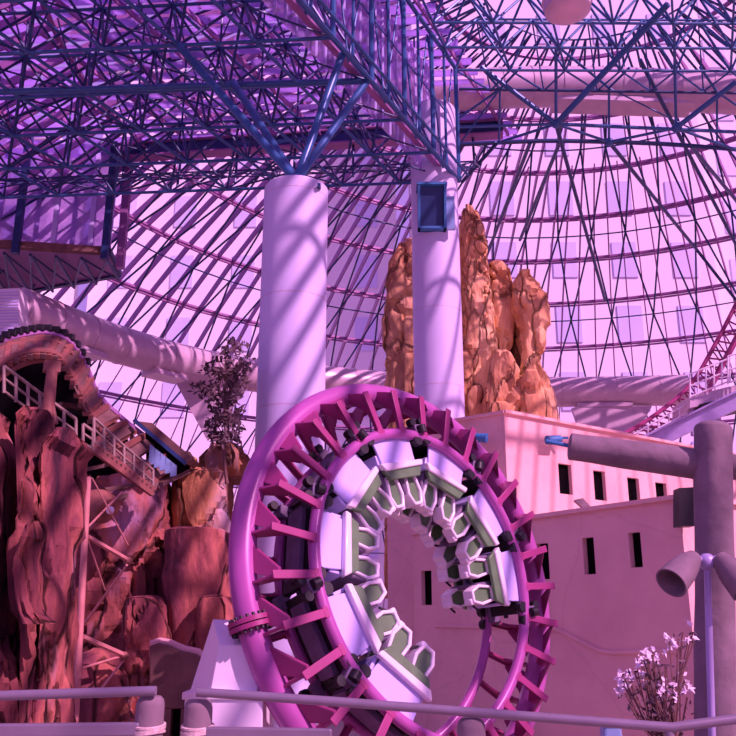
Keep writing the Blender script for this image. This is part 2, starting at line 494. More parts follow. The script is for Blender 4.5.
# heavy inclined struts from column 1
hub = V((c1.x, c1.y, zt+.4))
def node_near(p): return min((BN(i, j) for i in range(NI+1) for j in range(NJ+1)), key=lambda q: (q-p).length)
for px, py in ((233, 82), (367, 81), (342, 55), (190, 33)):
    e = atz(px, py, ZB)
    if py == 33: e = node_near(e)
    MB().tube(hub, e, .17, 10).build('column_strut', 'blue', frame)
MB().tube(atz(0, 92, ZB), atz(368, 81, ZB), .15, 10).build('edge_tube', 'blue', frame)
MB().ball(hub, .3, 12, 8).build('node_ball', 'blue', frame)
ra = atz(233, 82, ZB)
# ridge wall (glazed) at the right edge of the frame
ZW = at(459, 68, 43).z
wall = thing('glazed_truss_wall', 'tall blue truss wall with pink glazing descending to the white column', 'truss wall', (B0.x, B0.y, ZB))
off = V((.35, -.05, 0))
WL = W*9
b = MB(); b.path([B0, B0+WL], .13, 8); b.path([B0+V((.5, -.2, .25)), B0+WL+V((.5, -.2, .25))], .08, 8); b.build('bottom_chord', 'blue', wall)
b = MB(); b.path([B0+V((.0, 0, ZW-ZB)), B0+WL+V((0, 0, ZW-ZB))], .12, 8); b.build('top_chord', 'blue', wall)
MB().bar(B0+V((-.5, .2, .35)), B0+WL+V((-.5, .2, .35)), .3, .3).build('sill_beam', 'maroon', wall, False)
NP = 18
for k in range(NP+1):
    p = B0+W*(k*.5)
    MB().tube(p, p+V((0, 0, ZW-ZB)), .13 if k % 2 == 0 else .08, 8).build('post', 'blue', wall)
    if k < NP:
        p2 = B0+W*((k+1)*.5)
        h1, h2 = (0, ZW-ZB) if k % 2 else (ZW-ZB, 0)
        MB().tube(p+V((-.2, .1, h1)), p2+V((-.2, .1, h2)), .05, 6).build('brace', 'blue', wall)
        MB().tube(p+V((-.1, .05, .5*(ZW-ZB))), p2+V((-.1, .05, .5*(ZW-ZB))), .04, 6).build('brace', 'blue', wall)
g0 = B0+V((-1.3, .6, .2))
MB().prism([g0, g0+WL, g0+WL+V((0, 0, ZW-ZB)), g0+V((0, 0, ZW-ZB))], (-.05, .02, 0)).build('glazing', 'clere', wall, False)
for k in range(40):
    p = g0+WL*(k/39)
    MB().bar(p, p+V((0, 0, ZW-ZB)), .09, .12, (1, 0, 0)).build('mullion', 'lilac', wall, False)

# roof deck slats with gaps between them
deckz = 33.3
dk = MB()
random.seed(4)
for k in range(44):
    y = 52.5-k*.95
    sl = .075
    wd = .95*random.uniform(.50, .80)
    x1 = B0.x+.6+(y-43)*.53
    segs = 9; xs = [x1-(x1+34)*q/segs for q in range(segs+1)]
    for q in range(segs):
        xa, xb = xs[q], xs[q+1]+random.choice((.06, .06, .5))
        dk.box(((xa+xb)/2, y-((xa+xb)/2-x1)*sl, deckz+random.uniform(0, .12)), (abs(xa-xb), wd, .08), V((1, -sl, 0)).normalized(), V((sl, 1, 0)).normalized())
roof_deck = tag(dk.build('roof_deck', 'deck', None, False), 'purple slatted roof deck with bright gaps above the blue space frame', 'roof deck')
t = thing('deck_beam', 'dark deep beam along the far edge of the slatted roof deck', 'beam', (0, 50, deckz-1))
be0 = V((-19, 53.5, deckz-.6)); be1 = V((9, 50.2, deckz-.6))
MB().bar(be0, be1, .5, .9).build('web_plate', 'navy', t, False)
MB().bar(be0+V((0, 0, .5)), be1+V((0, 0, .5)), .9, .12).build('top_flange', 'maroon', t, False)
MB().bar(be0-V((0, 0, .5)), be1-V((0, 0, .5)), .9, .12).build('bottom_flange', 'maroon', t, False)
for k in range(7):
    p = be0.lerp(be1, (k+.5)/7)
    MB().tube(p-V((0, 0, .5)), p-V((0, .5, 3.2)), .09, 6).build('hanger_post', 'navy', t)
# purlins below the deck
pt = thing('deck_purlins', 'long purple purlins running under the slatted roof deck', 'purlin', (0, 40, deckz-.4))
for k in range(12):
    a = V((B0.x-k*3.2+4.5, 51.5, deckz-.25)); MB().bar(a, a+W*10, .12, .3).build('purlin', 'maroon', pt, False)

# ------------------------------------------------------------------ left glazed bulkhead
bk = thing('glazed_bulkhead', 'violet glazed bulkhead box hanging at the left edge under the roof', 'bulkhead', (-17.6, 53, ZB))
wa = atz(108, 250, ZB); wb = atz(0, 243, ZB); wb = wa+(wb-wa)*1.9; Hh = deckz-ZB-.6
wd = (wb-wa).normalized(); wn = V((-wd.y, wd.x, 0)); wn = wn if wn.y > 0 else -wn
MB().prism([wa, wb, wb+V((0, 0, Hh)), wa+V((0, 0, Hh))], wn*.06).build('glazing', 'clere', bk, False)
L = (wb-wa).length
MB().bar(wa+V((0, 0, -.15))-wn*.15, wb+V((0, 0, -.15))-wn*.15, .5, .45).build('sill_beam', 'brown', bk, False)
for k in range(12):
    p = wa+wd*(L*k/11)
    MB().bar(p+wn*.1, p+wn*.1+V((0, 0, Hh)), .3 if k % 2 else .14, .3, (1, 0, 0)).build('mullion', 'lilac', bk, False)
for k in range(3):
    p = wa+wd*(.1+5.6*k)-wn*.5
    MB().bar(p-V((0, 0, .9)), p+V((0, 0, Hh)), .42, .42, (1, 0, 0)).build('post', 'navy', bk, False)
MB().bar(wa+V((.6, 1, -.9)), wa+V((.6, 1, Hh)), .5, .5, (1, 0, 0)).build('post', 'maroon', bk, False)
far = V((-17.8, 56.6, ZB)); far2 = V((-32.5, 62.6, ZB))
for k in range(9):
    a = wa.lerp(wb, k/8)-V((0, 0, .7)); c = far.lerp(far2, k/8)-V((0, 0, .5))
    MB().tube(a, c, .11, 6).build('floor_tube', 'navy', bk)
    if k < 8:
        c2_ = far.lerp(far2, (k+1)/8)-V((0, 0, .5)); a2 = wa.lerp(wb, (k+1)/8)-V((0, 0, .7))
        MB().tube(a, c2_, .08, 6).build('floor_tube', 'navy', bk); MB().tube(a2, c, .08, 6).build('floor_tube', 'navy', bk)
MB().bar(far, far2, .35, .5).build('edge_beam', 'navy', bk, False)
MB().bar(far, wa, .35, .4).build('edge_beam', 'navy', bk, False)
MB().prism([wa-V((0, 0, .3)), wb-V((0, 0, .3)), far2-V((0, 0, .1)), far-V((0, 0, .1))], (0, 0, .08)).build('floor_panel', 'maroon', bk, False)

# ------------------------------------------------------------------ right roof lattice
rl = thing('roof_lattice', 'blue tube lattice across the upper right between the truss wall and dome', 'roof truss', (B0.x, 43, ZW))
web = []
RX0 = B0.x; U2 = V((3.25, 0.02, 0)); W2 = V((0.0, -2.1, 0))
def RB(i, j): return V((RX0, 43.2, ZW))+U2*i+W2*j+V((j*-.8, 0, 0))
def RT(i, j): return RB(i+.5, j+.5)+V((0, 0, 2.7))
for j in range(5):
    MB().path([RB(0, j), RB(8, j)], .085, 6).build('bottom_chord', 'blue', rl)
    MB().path([RT(0, j), RT(7, j)], .07, 6).build('top_chord', 'blue', rl)
for i in range(9):
    MB().path([RB(i, 0), RB(i, 4)], .07, 6).build('bottom_chord', 'blue', rl)
for i in range(8):
    for j in range(4):
        a = RT(i, j)
        for di, dj in ((0, 0), (1, 0), (0, 1), (1, 1)): web.append((RB(i+di, j+dj), a, .075))
        if j == 0:
            # back chord node one step further and lower
            nb = RB(i+.5, -.9)+V((0, 0, -.1)); web += [(RB(i, 0), nb, .06), (RB(i+1, 0), nb, .06), (RT(i, 0), nb, .05)]
members(web, 'web_strut', 'blue', rl, 90, 6)
MB().path([at(459, 89, 45), at(736, 93, 45), at(790, 94, 45)], .09, 8).build('bottom_chord', 'navy', rl)
def pt_(px, py, Y): return at(px, py, Y)
heavy = [((556, 124, 45.5), (481, 67, 43.5), .15), ((556, 124, 45.5), (668, 4, 38), .19), ((556, 124, 45.5), (556, 45, 42), .10),
         ((556, 124, 45.5), (736, 132, 45.5), .11), ((556, 124, 45.5), (459, 127, 45.5), .09), ((676, 128, 45.5), (736, 82, 43), .16),
         ((676, 128, 45.5), (674, 20, 41), .09), ((500, 89, 45), (499, 143, 48), .07), ((609, 88, 45), (609, 142, 48), .08),
         ((717, 92, 45), (717, 146, 48), .07), ((556, 124, 45.5), (609, 142, 48), .09), ((556, 124, 45.5), (497, 143, 48), .09),
         ((676, 128, 45.5), (609, 142, 48), .09), ((676, 128, 45.5), (736, 150, 48), .09), ((609, 88, 45), (556, 45, 42), .08), ((500, 89, 45), (459, 118, 46), .08),
         ((500, 89, 45), (521, 67, 43.2), .08), ((500, 89, 45), (481, 67, 43.2), .08), ((609, 88, 45), (630, 67, 43.2), .08), ((717, 92, 45), (700, 67, 43.2), .08),
         ((609, 88, 45), (690, 128, 46), .05), ((459, 145, 48), (500, 89, 45), .06), ((717, 92, 45), (736, 105, 46), .07),
         ((609, 142, 48), (735, 290, 66), .0)]
for a, c, r in heavy:
    if r: MB().tube(at(*a), at(*c), r, 8).build('heavy_strut', 'blue', rl)
MB().path(catmull([at(450, 145, 48.3), at(540, 141, 48), at(610, 142, 48), at(680, 145, 48), at(790, 154, 48)], 5), .14, 8).build('curved_chord', 'navy', rl)
for a in ((556, 124, 45.5), (676, 128, 45.5), (609, 142, 48)): MB().ball(at(*a), .28, 12, 8).build('node_ball', 'blue', rl)
# long raking members running from the lattice down the dome
for a, c in (((609, 142, 48), (697, 250, 66)), ((640, 60, 44), (745, 262, 66)), ((497, 143, 48), (462, 182, 52)), ((556, 124, 45.5), (605, 300, 70)), ((530, 143, 48), (485, 260, 68)), ((697, 250, 66), (736, 300, 68)), ((560, 142, 48), (520, 240, 66)), ((690, 145, 48), (740, 205, 60))):
    MB().tube(at(*a), at(*c), .13, 8).build('raking_strut', 'navy', rl)
# ------------------------------------------------------------------ towers outside the dome
def tower(x0, x1, Y, ztop, label, nx, nz, wq=4.6, hq=7.2, z0=8):
    t = thing('hotel_tower', label, 'building', ((x0+x1)/2, Y, GZ))
    MB().box(((x0+x1)/2, Y+10, (ztop+GZ)/2), (x1-x0, 20, ztop-GZ)).build('facade', 'hotel', t, False)
    MB().box(((x0+x1)/2, Y+10, ztop+.6), (x1-x0+1, 21, 1.2)).build('parapet', 'hotel', t, False)
    for i in range(nx):
        x = x0+(x1-x0)*(i+.5)/nx
        for j in range(nz):
            z = z0+(ztop-z0)*(j+.5)/nz
            MB().box((x, Y-.1, z), (wq, .3, hq)).build('window', 'hglass', t, False)
tower(-120, -62, 150, 92, 'pale tower with blue windows outside the dome, far left', 5, 7)
tower(-58, 6, 165, 118, 'pale tower with blue windows outside the dome, behind the two columns', 5, 8)
tower(9, 66, 150, 150, 'pale tower with blue windows outside the dome, behind the rock spire', 5, 11)
tower(69, 140, 158, 150, 'pale tower with blue windows outside the dome, far right', 6, 11)

# ------------------------------------------------------------------ rock generator
def rock_disp(p, amp, seed):
    wq = V((noise.noise(p*.7+V((seed, 0, 0))), noise.noise(p*.7+V((0, seed, 0))), noise.noise(p*.7+V((0, 0, seed)))))
    q = V((p.x*.75+seed, p.y*.75, p.z*.30))+wq*.35
    dist, pts = noise.voronoi(q)
    h = math.sin(pts[0].x*57.3+pts[0].y*91.7+pts[0].z*33.1)       # one offset per block
    q2 = V((p.x*1.7+seed, p.y*1.7, p.z*.9))+wq*.5
    d2, p2 = noise.voronoi(q2)
    h2 = math.sin(p2[0].x*47.3+p2[0].y*71.7+p2[0].z*23.1)
    e = dist[1]-dist[0]; e2 = d2[1]-d2[0]
    f = min(1, e/.22); f = f*f*(3-2*f); f2 = min(1, e2/.2)
    d = h*.55*f+h2*.14*f2+noise.noise(V((p.x*2.2, p.y*2.2+seed, p.z*1.6)))*.16
    if e < .07: d -= (.07-e)*8
    return d*amp
def rock(levels, Y, thick, mat, parent, name, amp=.5, seed=0, step=.2, n=84, round_top=.5):
    L = []
    for (py, xl, xr) in levels:
        a = at(xl, py, Y+(thick*.75 if xl > 368 else .0)); b_ = at(xr, py, Y+(thick*.75 if xr < 368 else 0)); L.append((at(xl, py, Y).z, a.x, max(b_.x, a.x+.3)))
    L.sort(key=lambda q: -q[0])
    rows = []
    z = L[0][0]; zb = L[-1][0]
    while z >= zb-1e-6:
        for k in range(len(L)-1):
            if L[k][0] >= z >= L[k+1][0]:
                t = (L[k][0]-z)/max(1e-6, L[k][0]-L[k+1][0])
                rows.append((z, L[k][1]+(L[k+1][1]-L[k][1])*t, L[k][2]+(L[k+1][2]-L[k][2])*t)); break
        z -= step
    m = MB(); pr = None
    h0 = rows[0]
    top = [(h0[0]+round_top*.7, .35), (h0[0]+round_top*.45, .75)]
    seq = [(zz, h0[1], h0[2], s) for zz, s in top]+[(r[0], r[1], r[2], 1) for r in rows]
    for (z, xl, xr, s) in seq:
        cx = (xl+xr)/2; a = (xr-xl)/2*s; bq = thick/2*s; i = len(m.v)
        for k in range(n):
            t = 2*PI*k/n; c, sn = math.cos(t), math.sin(t)
            ex = .5
            x = abs(c)**ex*math.copysign(1, c); y = abs(sn)**ex*math.copysign(1, sn)
            p = V((cx+a*x, Y+thick/2+bq*y, z))
            dd = rock_disp(p, amp, seed)
            nr = V((x, y, 0)).normalized()
            p += nr*min(dd, amp*.5)
            m.v.append(p)
        if pr is not None: m.bridge(i, pr, n)
        else: m.cap(i, n)
        pr = i
    m.cap(pr, n, True)
    o = m.build(name, mat, parent)
    o.data.set_sharp_from_angle(angle=R(28))
    return o

# ------------------------------------------------------------------ orange spire
sp_ = thing('rock_spire', 'tall orange rock spire of several cracked pillars behind the pink building', 'rock', (at(480, 430, 48).x, 48, GZ))
rock([(240, 400, 432), (256, 390, 440), (300, 384, 440), (350, 386, 440), (400, 385, 440), (470, 388, 440), (600, 388, 440)], 47.5, 3, 'rocko', sp_, 'rock_pillar', .5, 3)
rock([(203, 459, 475), (216, 456, 482), (262, 455, 490), (300, 458, 494), (350, 458, 500), (400, 456, 504), (600, 456, 504)], 47, 3.6, 'rocko', sp_, 'rock_pillar', .6, 11)
rock([(262, 486, 502), (272, 485, 514), (310, 486, 517), (350, 490, 510), (372, 491, 522), (600, 495, 528)], 48, 3, 'rocko', sp_, 'rock_pillar', .45, 21)
rock([(270, 512, 532), (278, 506, 546), (300, 504, 551), (322, 510, 551), (326, 515, 543), (330, 513, 546), (362, 514, 545), (374, 512, 553), (400, 508, 559), (440, 508, 566), (600, 508, 566)], 47, 3.4, 'rocko', sp_, 'rock_pillar', .42, 35)
rock([(352, 487, 510), (368, 482, 520), (395, 478, 524), (440, 474, 526), (600, 470, 530)], 46, 3, 'rocko', sp_, 'rock_pillar', .45, 48)
rock([(372, 520, 536), (390, 514, 550), (430, 512, 560), (600, 512, 560)], 45.6, 3, 'rocko', sp_, 'rock_pillar', .4, 58)

# ------------------------------------------------------------------ pink buildings
def wall_holes(p0, p1, z0, z1, depth, holes, parent, name='wall', mat='stucco'):
    """front face from p0 to p1 (seen from the camera side), solid going back, with recessed windows"""
    p0 = V((p0.x, p0.y, 0)); p1 = V((p1.x, p1.y, 0)); d = (p1-p0); L = d.length; d.normalize()
    nb = V((-d.y, d.x, 0))
    if nb.dot(V((0, 0, 0))-p0) > 0: nb = -nb         # away from the camera
    def P(s, z, k=0): return p0+d*s+nb*k+V((0, 0, z))
    H = []
    for (xa, ya, xb, yb) in holes:
        def hit(px, py):
            q = at(px, py, 10)-V((0, 0, CAMZ)); c = V((0, 0, CAMZ))
            t = (p0-c).dot(nb)/q.dot(nb); w_ = c+q*t
            return (w_-p0).dot(d), w_.z
        sa, za = hit(xa, ya); sb, zb = hit(xb, yb)
        H.append((min(sa, sb), max(sa, sb), min(za, zb), max(za, zb)))
    ss = sorted({0., L} | {h[0] for h in H} | {h[1] for h in H}); zz = sorted({z0, z1} | {h[2] for h in H} | {h[3] for h in H})
    m = MB(); RV = .2
    for i in range(len(ss)-1):
        for j in range(len(zz)-1):
            sm, zm = (ss[i]+ss[i+1])/2, (zz[j]+zz[j+1])/2
            if any(h[0] < sm < h[1] and h[2] < zm < h[3] for h in H): continue
            m.quad(P(ss[i], zz[j]), P(ss[i+1], zz[j]), P(ss[i+1], zz[j+1]), P(ss[i], zz[j+1]))
    for h in H:
        for a, b_ in (((h[0], h[2]), (h[1], h[2])), ((h[1], h[2]), (h[1], h[3])), ((h[1], h[3]), (h[0], h[3])), ((h[0], h[3]), (h[0], h[2]))):
            m.quad(P(*a), P(*b_), P(*b_, RV), P(*a, RV))
    m.quad(P(0, z1), P(L, z1), P(L, z1, depth), P(0, z1, depth)); m.quad(P(0, z0), P(0, z1), P(0, z1, depth), P(0, z0, depth))
    m.quad(P(L, z0), P(L, z0, depth), P(L, z1, depth), P(L, z1)); m.quad(P(0, z0, depth), P(0, z1, depth), P(L, z1, depth), P(L, z0, depth))
    o = m.build(name, mat, parent, False)
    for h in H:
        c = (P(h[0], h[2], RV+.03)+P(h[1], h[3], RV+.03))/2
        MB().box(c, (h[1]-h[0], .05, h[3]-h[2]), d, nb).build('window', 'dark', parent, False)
    MB().bar(P(-.05, z1+.06, -.02), P(L+.05, z1+.06, -.02), .3, .14).build('parapet_cap', 'stucco', parent, False)
    return P, d, nb, L

k0 = at(504, 413, 38); zu = k0.z
def top_at(px, py, z):  return atz(px, py, z)
rr_ = top_at(622, 435, zu); dirr = (rr_-k0).normalized()
ub = thing('pink_building', 'tall pink stucco block with small square windows, below the rock spire', 'building', (k0.x, k0.y, GZ))
MB_holes = [(558, 463, 573, 495), (593, 470, 607, 501), (627, 477, 641, 505), (655, 482, 668, 504)]
wall_holes(k0, k0+dirr*22, GZ, zu, .9, MB_holes, ub)
ll_ = top_at(452, 422, zu); dl = (ll_-k0).normalized()
wall_holes(k0+dl*7, k0+V((.02, .03, 0)), GZ, zu-.02, .9, [], ub)
rf = MB(); rf.prism([k0+V((0, .3, -.6)), k0+dirr*22+V((0, .3, -.6)), k0+dirr*22+dl*7+V((0, 0, -.6)), k0+dl*7+V((0, .3, -.6))], (0, 0, .2)); rf.build('roof', 'stucco', ub, False)

k1 = at(679, 499, 26); zl = k1.z
l1 = top_at(525, 520, zl); dl1 = (l1-k1).normalized()
lb = thing('pink_building', 'low pink stucco block with tall slot windows, right behind the coaster loop', 'building', (k1.x, k1.y, GZ))
LL = 14.8
wall_holes(k1+dl1*LL, k1, GZ, zl, .8, [(536, 544, 550, 579), (582, 538, 596, 574), (628, 533, 643, 567), (421, 571, 432, 605)], lb)
dr1 = V((-dl1.y, dl1.x, 0)); dr1 = dr1 if dr1.x > 0 else -dr1
wall_holes(k1+V((.03, .02, 0)), k1+dr1*12, GZ, zl-.02, .6, [], lb)
MB().prism([k1+V((0, .3, -.5)), k1+dr1*12+V((0, .3, -.5)), k1+dr1*12+dl1*LL+V((0, 0, -.5)), k1+dl1*LL+V((0, .3, -.5))], (0, 0, .2)).build('roof', 'stucco', lb, False)
# wavy ledge band running along the low block
P_ = [(LL, 4), (9, 4.1)]
nbx = V((-dl1.y, dl1.x, 0)); nbx = nbx if nbx.y < 0 else -nbx
def facept(px, py, off=.04):
    q = at(px, py, 10)-V((0, 0, CAMZ)); c = V((0, 0, CAMZ)); t = (k1-c).dot(nbx)/q.dot(nbx); return c+q*t+nbx*off
pts = catmull([facept(*p) for p in ((436, 626), (480, 627), (545, 628), (565, 633), (585, 643), (606, 652), (640, 652), (676, 651))], 4)
MB().path(pts, .07, 6).build('ledge_band', 'stucco', lb)
tag(MB().prism([at(574, 500, 31), at(583, 498, 31), at(592, 508, 31), at(588, 512, 31)], (.1, .5, 0)).build('roof_vent', 'log', None, False), 'small tilted grey vent on the roof edge of the low pink block', 'vent')
o = MB().prism([at(679, 488, 25.4), at(695, 487, 25.4), at(695, 526, 25.4), at(679, 526, 25.4)], (0, .5, 0)).build('speaker_box', 'black', None, False)
tag(o, 'dark blue box at the corner of the low pink block beside the log post', 'box')
# blue floodlights on the tall block
def flood(px, py, Y, dx, label):
    p = at(px, py, Y)
    t = thing('floodlight', label, 'floodlight', p)
    MB().tube(p+V((-.35*dx, -.05, .05)), p+V((.35*dx, -.35, -.08)), .16, 12, .22).build('housing', 'teal', t)
    MB().tube(p+V((.0, .4, -.1)), p+V((0, -.2, -.2)), .06).build('bracket', 'teal', t)
    MB().box(p+V((-.5*dx, .1, .12)), (.5, .12, .1)).build('mounting_arm', 'teal', t, False)
flood(478, 438, 38.4, 1, 'blue floodlight on the shaded left face of the tall pink block')
flood(553, 440, 39.4, -1, 'blue floodlight on the sunlit face of the tall pink block, by the log beam')

# ------------------------------------------------------------------ coaster loop
LX, LY, LZ, RR, RS, PHI, G, KP, TL = 1.044, 20, 2.166, 3.472, 4.70, .651, .663, .336, .18
nv = V((math.sin(PHI)*math.cos(TL), -math.cos(PHI)*math.cos(TL), math.sin(TL))); ev = V((math.cos(PHI), math.sin(PHI), 0)); uv = ev.cross(nv)
if uv.z < 0: uv = -uv
LC = V((LX, LY, LZ))
def lp(deg, r, s=0.):
    t = R(deg); return LC+ev*(r*math.cos(t))+uv*(r*math.sin(t))+nv*((t-PI/2)*KP+s)
def lframe(deg, r):
    """x = axis, y = tangent (t increasing), z = outward"""
    rad = (lp(deg, 2)-lp(deg, 1)).normalized(); tan = (lp(deg+.5, r)-lp(deg-.5, r)).normalized()
    x = tan.cross(rad).normalized()
    if x.dot(nv) < 0: x = -x
    y = rad.cross(x).normalized()
    m = Matrix((x, y, rad)).transposed().to_4x4(); m.translation = lp(deg, r)
    return m
loop = thing('coaster_track', 'magenta tube steel coaster corkscrew track curling over the white train', 'roller coaster track', lp(250, RS))
up_f = lambda k: nv
TT = [-75+3*k for k in range(111)]
MB().path([lp(a, RS) for a in TT], .275, 24, up=up_f).build('spine_tube', 'pink', loop)
for s in (-G, G): MB().path([lp(a, RR, s) for a in TT], .125 if s > 0 else .12, 14, up=up_f).build('running_rail', 'pink', loop)
# flange joint
for a in (190.5,):
    m = lframe(a, RS); p = m.translation; y = m.col[1].to_3d()
    b = MB(); b.tube(p-y*.10, p-y*.012, .43, 28); b.tube(p+y*.012, p+y*.10, .43, 28); b.build('flange', 'pinkd', loop)
    b = MB()
    for k in range(20):
        q = p+m.col[0].to_3d()*.37*math.cos(2*PI*k/20)+m.col[2].to_3d()*.37*math.sin(2*PI*k/20)
        b.tube(q-y*.16, q+y*.16, .035, 6)
    b.build('flange_bolts', 'black', loop)
# ties
D = RS-RR
def tie_mesh():
    m = MB(); g = G; CZ = 1.0
    for sg in (-1, 1):
        # radial arm from the rail out to the corner
        arm = [(g-.10, -.02), (g+.08, -.04), (g+.10, .12), (g+.10, CZ+.04), (g-.02, CZ+.04), (g-.10, CZ-.30), (g-.04, .42), (g-.04, .2)]
        m.prism([V((sg*x, -.03, z)) for x, z in arm], (0, .06, 0))
        m.bar((sg*(g+.09), 0, 0), (sg*(g+.11), 0, CZ+.06), .17, .045, (sg, 0, 0))
        # gusset from corner to spine
        gus = [(g+.08, CZ+.02), (.24, D+.0), (.16, D-.2), (g-.12, CZ-.34)]
        m.prism([V((sg*x, -.03, z)) for x, z in gus], (0, .06, 0))
        # flared plate running onto the spine
        a0 = V((sg*(g+.11), 0, CZ-.0)); b0 = V((sg*.2, 0, D-.06)); n_ = V((sg*.02, 0, -.045))
        pl_ = [a0+V((0, -.09, 0)), a0+V((0, .12, -.1)), b0+V((0, .82, -.05)), b0+V((0, .22, 0))]
        i = len(m.v); m.v += pl_+[q+n_ for q in pl_]; m.f += [(i, i+1, i+2, i+3), (i+7, i+6, i+5, i+4)]
        for k in range(4):
            l = (k+1) % 4; m.f.append((i+k, i+4+k, i+4+l, i+l))
        m.box((sg*(g+.02), 0, .04), (.2, .22, .14))
    return m
proto = None
for k in range(27):
    a = -70+12.0*k
    if a > 250: break
    if proto is None: o = tie_mesh().build('tie', 'pinkd', loop, True, .012, True); proto = o
    else: o = proto.copy(); C.objects.link(o); o.parent = loop
    o.matrix_local = Matrix.Translation(-V(loop.location)) @ lframe(a, RR)

# ------------------------------------------------------------------ train cars
def ringplate(m, c, w, h, t, x0, x1, ch=.3):
    """hexagonal ring in the y-z plane between x0 and x1"""
    def pts(w, h): return [(-w, -h*ch), (-w*.5, -h), (w*.6, -h), (w, -h*.2), (w*.7, h), (-w*.7, h)]
    o_, i_ = pts(w, h), pts(w-t, h-t); n = 6; i0 = len(m.v)
    for x in (x0, x1):
        for P in (o_, i_):
            for y, z in P: m.v.append(V((x, c[0]+y, c[1]+z)))
    for k in range(n):
        l = (k+1) % n
        A, B, Cc, Dd = i0, i0+n, i0+2*n, i0+3*n
        m.f += [(A+k, A+l, B+l, B+k), (Cc+l, Cc+k, Dd+k, Dd+l), (A+l, A+k, Cc+k, Cc+l), (B+k, B+l, Dd+l, Dd+k)]
    return i_
def make_car():
    t = thing('coaster_car', '', 'roller coaster car', (0, 0, 0), 'linked cars of the looping coaster train')
    b = lambda m, n, mat, p=t, bev=.02: m.build(n, mat, p, True, bev, True)
    b(MB().box((0, 0, -.10), (1.1, 1.86, .12)), 'chassis', 'black')
    b(MB().box((0, 0, .02), (.5, 1.5, .14)), 'brake_fin', 'greyseat')
    b(MB().tube((0, .55, -.08), (0, 1.0, -.12), .06, 8), 'coupling', 'black', t, 0)
    for s in (-1, 1):
        pan = [(s*.60, -.64, -.10), (s*.60, .64, -.10), (s*.62, .60, -.45), (s*.62, .54, -.78), (s*.62, -.54, -.78), (s*.62, -.60, -.45)]
        b(MB().prism(pan, (-s*.07, 0, 0)), 'side_panel', 'lilac')
        b(MB().prism([(s*.60, -.74, -.70), (s*.60, .70, -.70), (s*.60, .66, -.84), (s*.60, -.62, -.88)], (s*.16, 0, 0)), 'side_trim', 'carwhite', t, .03)
        b(MB().prism([(s*.60, -.66, -.84), (s*.60, .66, -.82), (s*.60, .52, -1.08), (s*.60, -.50, -1.08)], (s*.10, 0, 0)), 'green_strip', 'green')
        # wheel assembly
        wa_ = b(MB().box((s*.62, .93, -.02), (.30, .30, .34)).box((s*.55, .8, -.12), (.2, .5, .12)), 'wheel_bracket', 'greyseat')
        for dy in (-.16, .16):
            b(MB().tube((s*(G-.05), .93+dy, -.24), (s*(G+.1), .93+dy, -.24), .13, 14), 'wheel', 'black', wa_, 0)
            b(MB().tube((s*(G-.05), .93+dy, .22), (s*(G+.1), .93+dy, .22), .10, 14), 'wheel', 'black', wa_, 0)
        b(MB().tube((s*(G+.16), .93, -.08), (s*(G+.16), .93, .1), .11, 14), 'wheel', 'black', wa_, 0)
    b(MB().box((0, 0, -.42), (1.12, 1.18, .18)), 'floor_pan', 'black')
    b(MB().box((0, .62, -.62), (1.12, .08, .34)), 'end_panel', 'lilac'); b(MB().box((0, -.60, -.62), (1.12, .08, .34)), 'end_panel', 'lilac')
    for r, y in ((0, -.34), (1, .30)):
        st = b(MB().box((0, y, -.80), (1.04, .40, .22)).box((0, y-.20, -1.12), (1.0, .12, .62)), 'seat', 'greyseat', t, .05)
        for s in (-1, 1):
            m = MB(); inn = ringplate(m, (y+.03, -1.34), .25, .38, .075, s*.22, s*.56)
            rs = b(m, 'restraint', 'carwhite', t, .025)
            b(MB().prism([(s*.27, y+.03+yy, -1.34+zz) for yy, zz in inn], (s*.22, 0, 0)), 'restraint_pad', 'green', rs, .02)
            b(MB().box((s*.39, y+.16, -1.70), (.26, .16, .14)), 'headrest', 'carwhite', t, .04)
            b(MB().tube((s*.39, y+.2, -1.66), (s*.39, y+.36, -1.48), .03, 6), 'grab_bar', 'black', t, 0)
    return t
CARS = [(229, 'lowest white coaster car, at the left foot of the curl just above the handrail'),
        (200, 'white coaster car climbing the lower left of the curl, between lowest and middle left cars'),
        (168, 'upright white coaster car at the middle left of the curl, long lilac side panel'),
        (136, 'white coaster car at the upper left shoulder of the curl'),
        (103, 'upside-down white coaster car at the very top of the curl'),
        (70, 'white coaster car tipping over just right of the top of the curl'),
        (37, 'white coaster car at the upper right of the curl, green strip facing down'),
        (7, 'white coaster car at the far right end of the train')]
cars = [make_car()]
for q in CARS[1:]: cars.append(copy_tree(cars[0]))
for c, (a, lab) in zip(cars, CARS):
    c.matrix_world = lframe(a, RR); c['label'] = lab

# white footing block left of the loop
pb = thing('footing_block', 'white boxy steel footing with a sloping cap at the foot of the loop', 'footing', (at(225, 720, 16.9).x, 16.9, GZ))
yb = 16.6
f1 = [at(x, y, yb) for x, y in ((221, 645), (259, 645), (250, 690), (212, 690))]
m = MB()
pf = [at(219, 645, yb), at(262, 645, yb), at(257, 694, yb), at(210, 694, yb)]
dz = at(219, 645, yb).z-at(219, 694, yb).z
def hexa(m, F_, B_):
    i = len(m.v); m.v += F_+B_
    m.f += [(i, i+1, i+2, i+3), (i+7, i+6, i+5, i+4)]
    for k in range(4):
        l = (k+1) % 4; m.f.append((i+k, i+4+k, i+4+l, i+l))
bk_ = [at(213, 619, 17.6), at(258, 621, 17.6), at(254, 694, 18.0), at(189, 694, 18.0)]
hexa(m, pf, bk_); m.build('cap', 'white', pb, False, .015)
m = MB(); p0 = at(210, 697, yb-.1); p1 = at(263, 697, yb-.1); p2 = at(186, 697, 18.1)
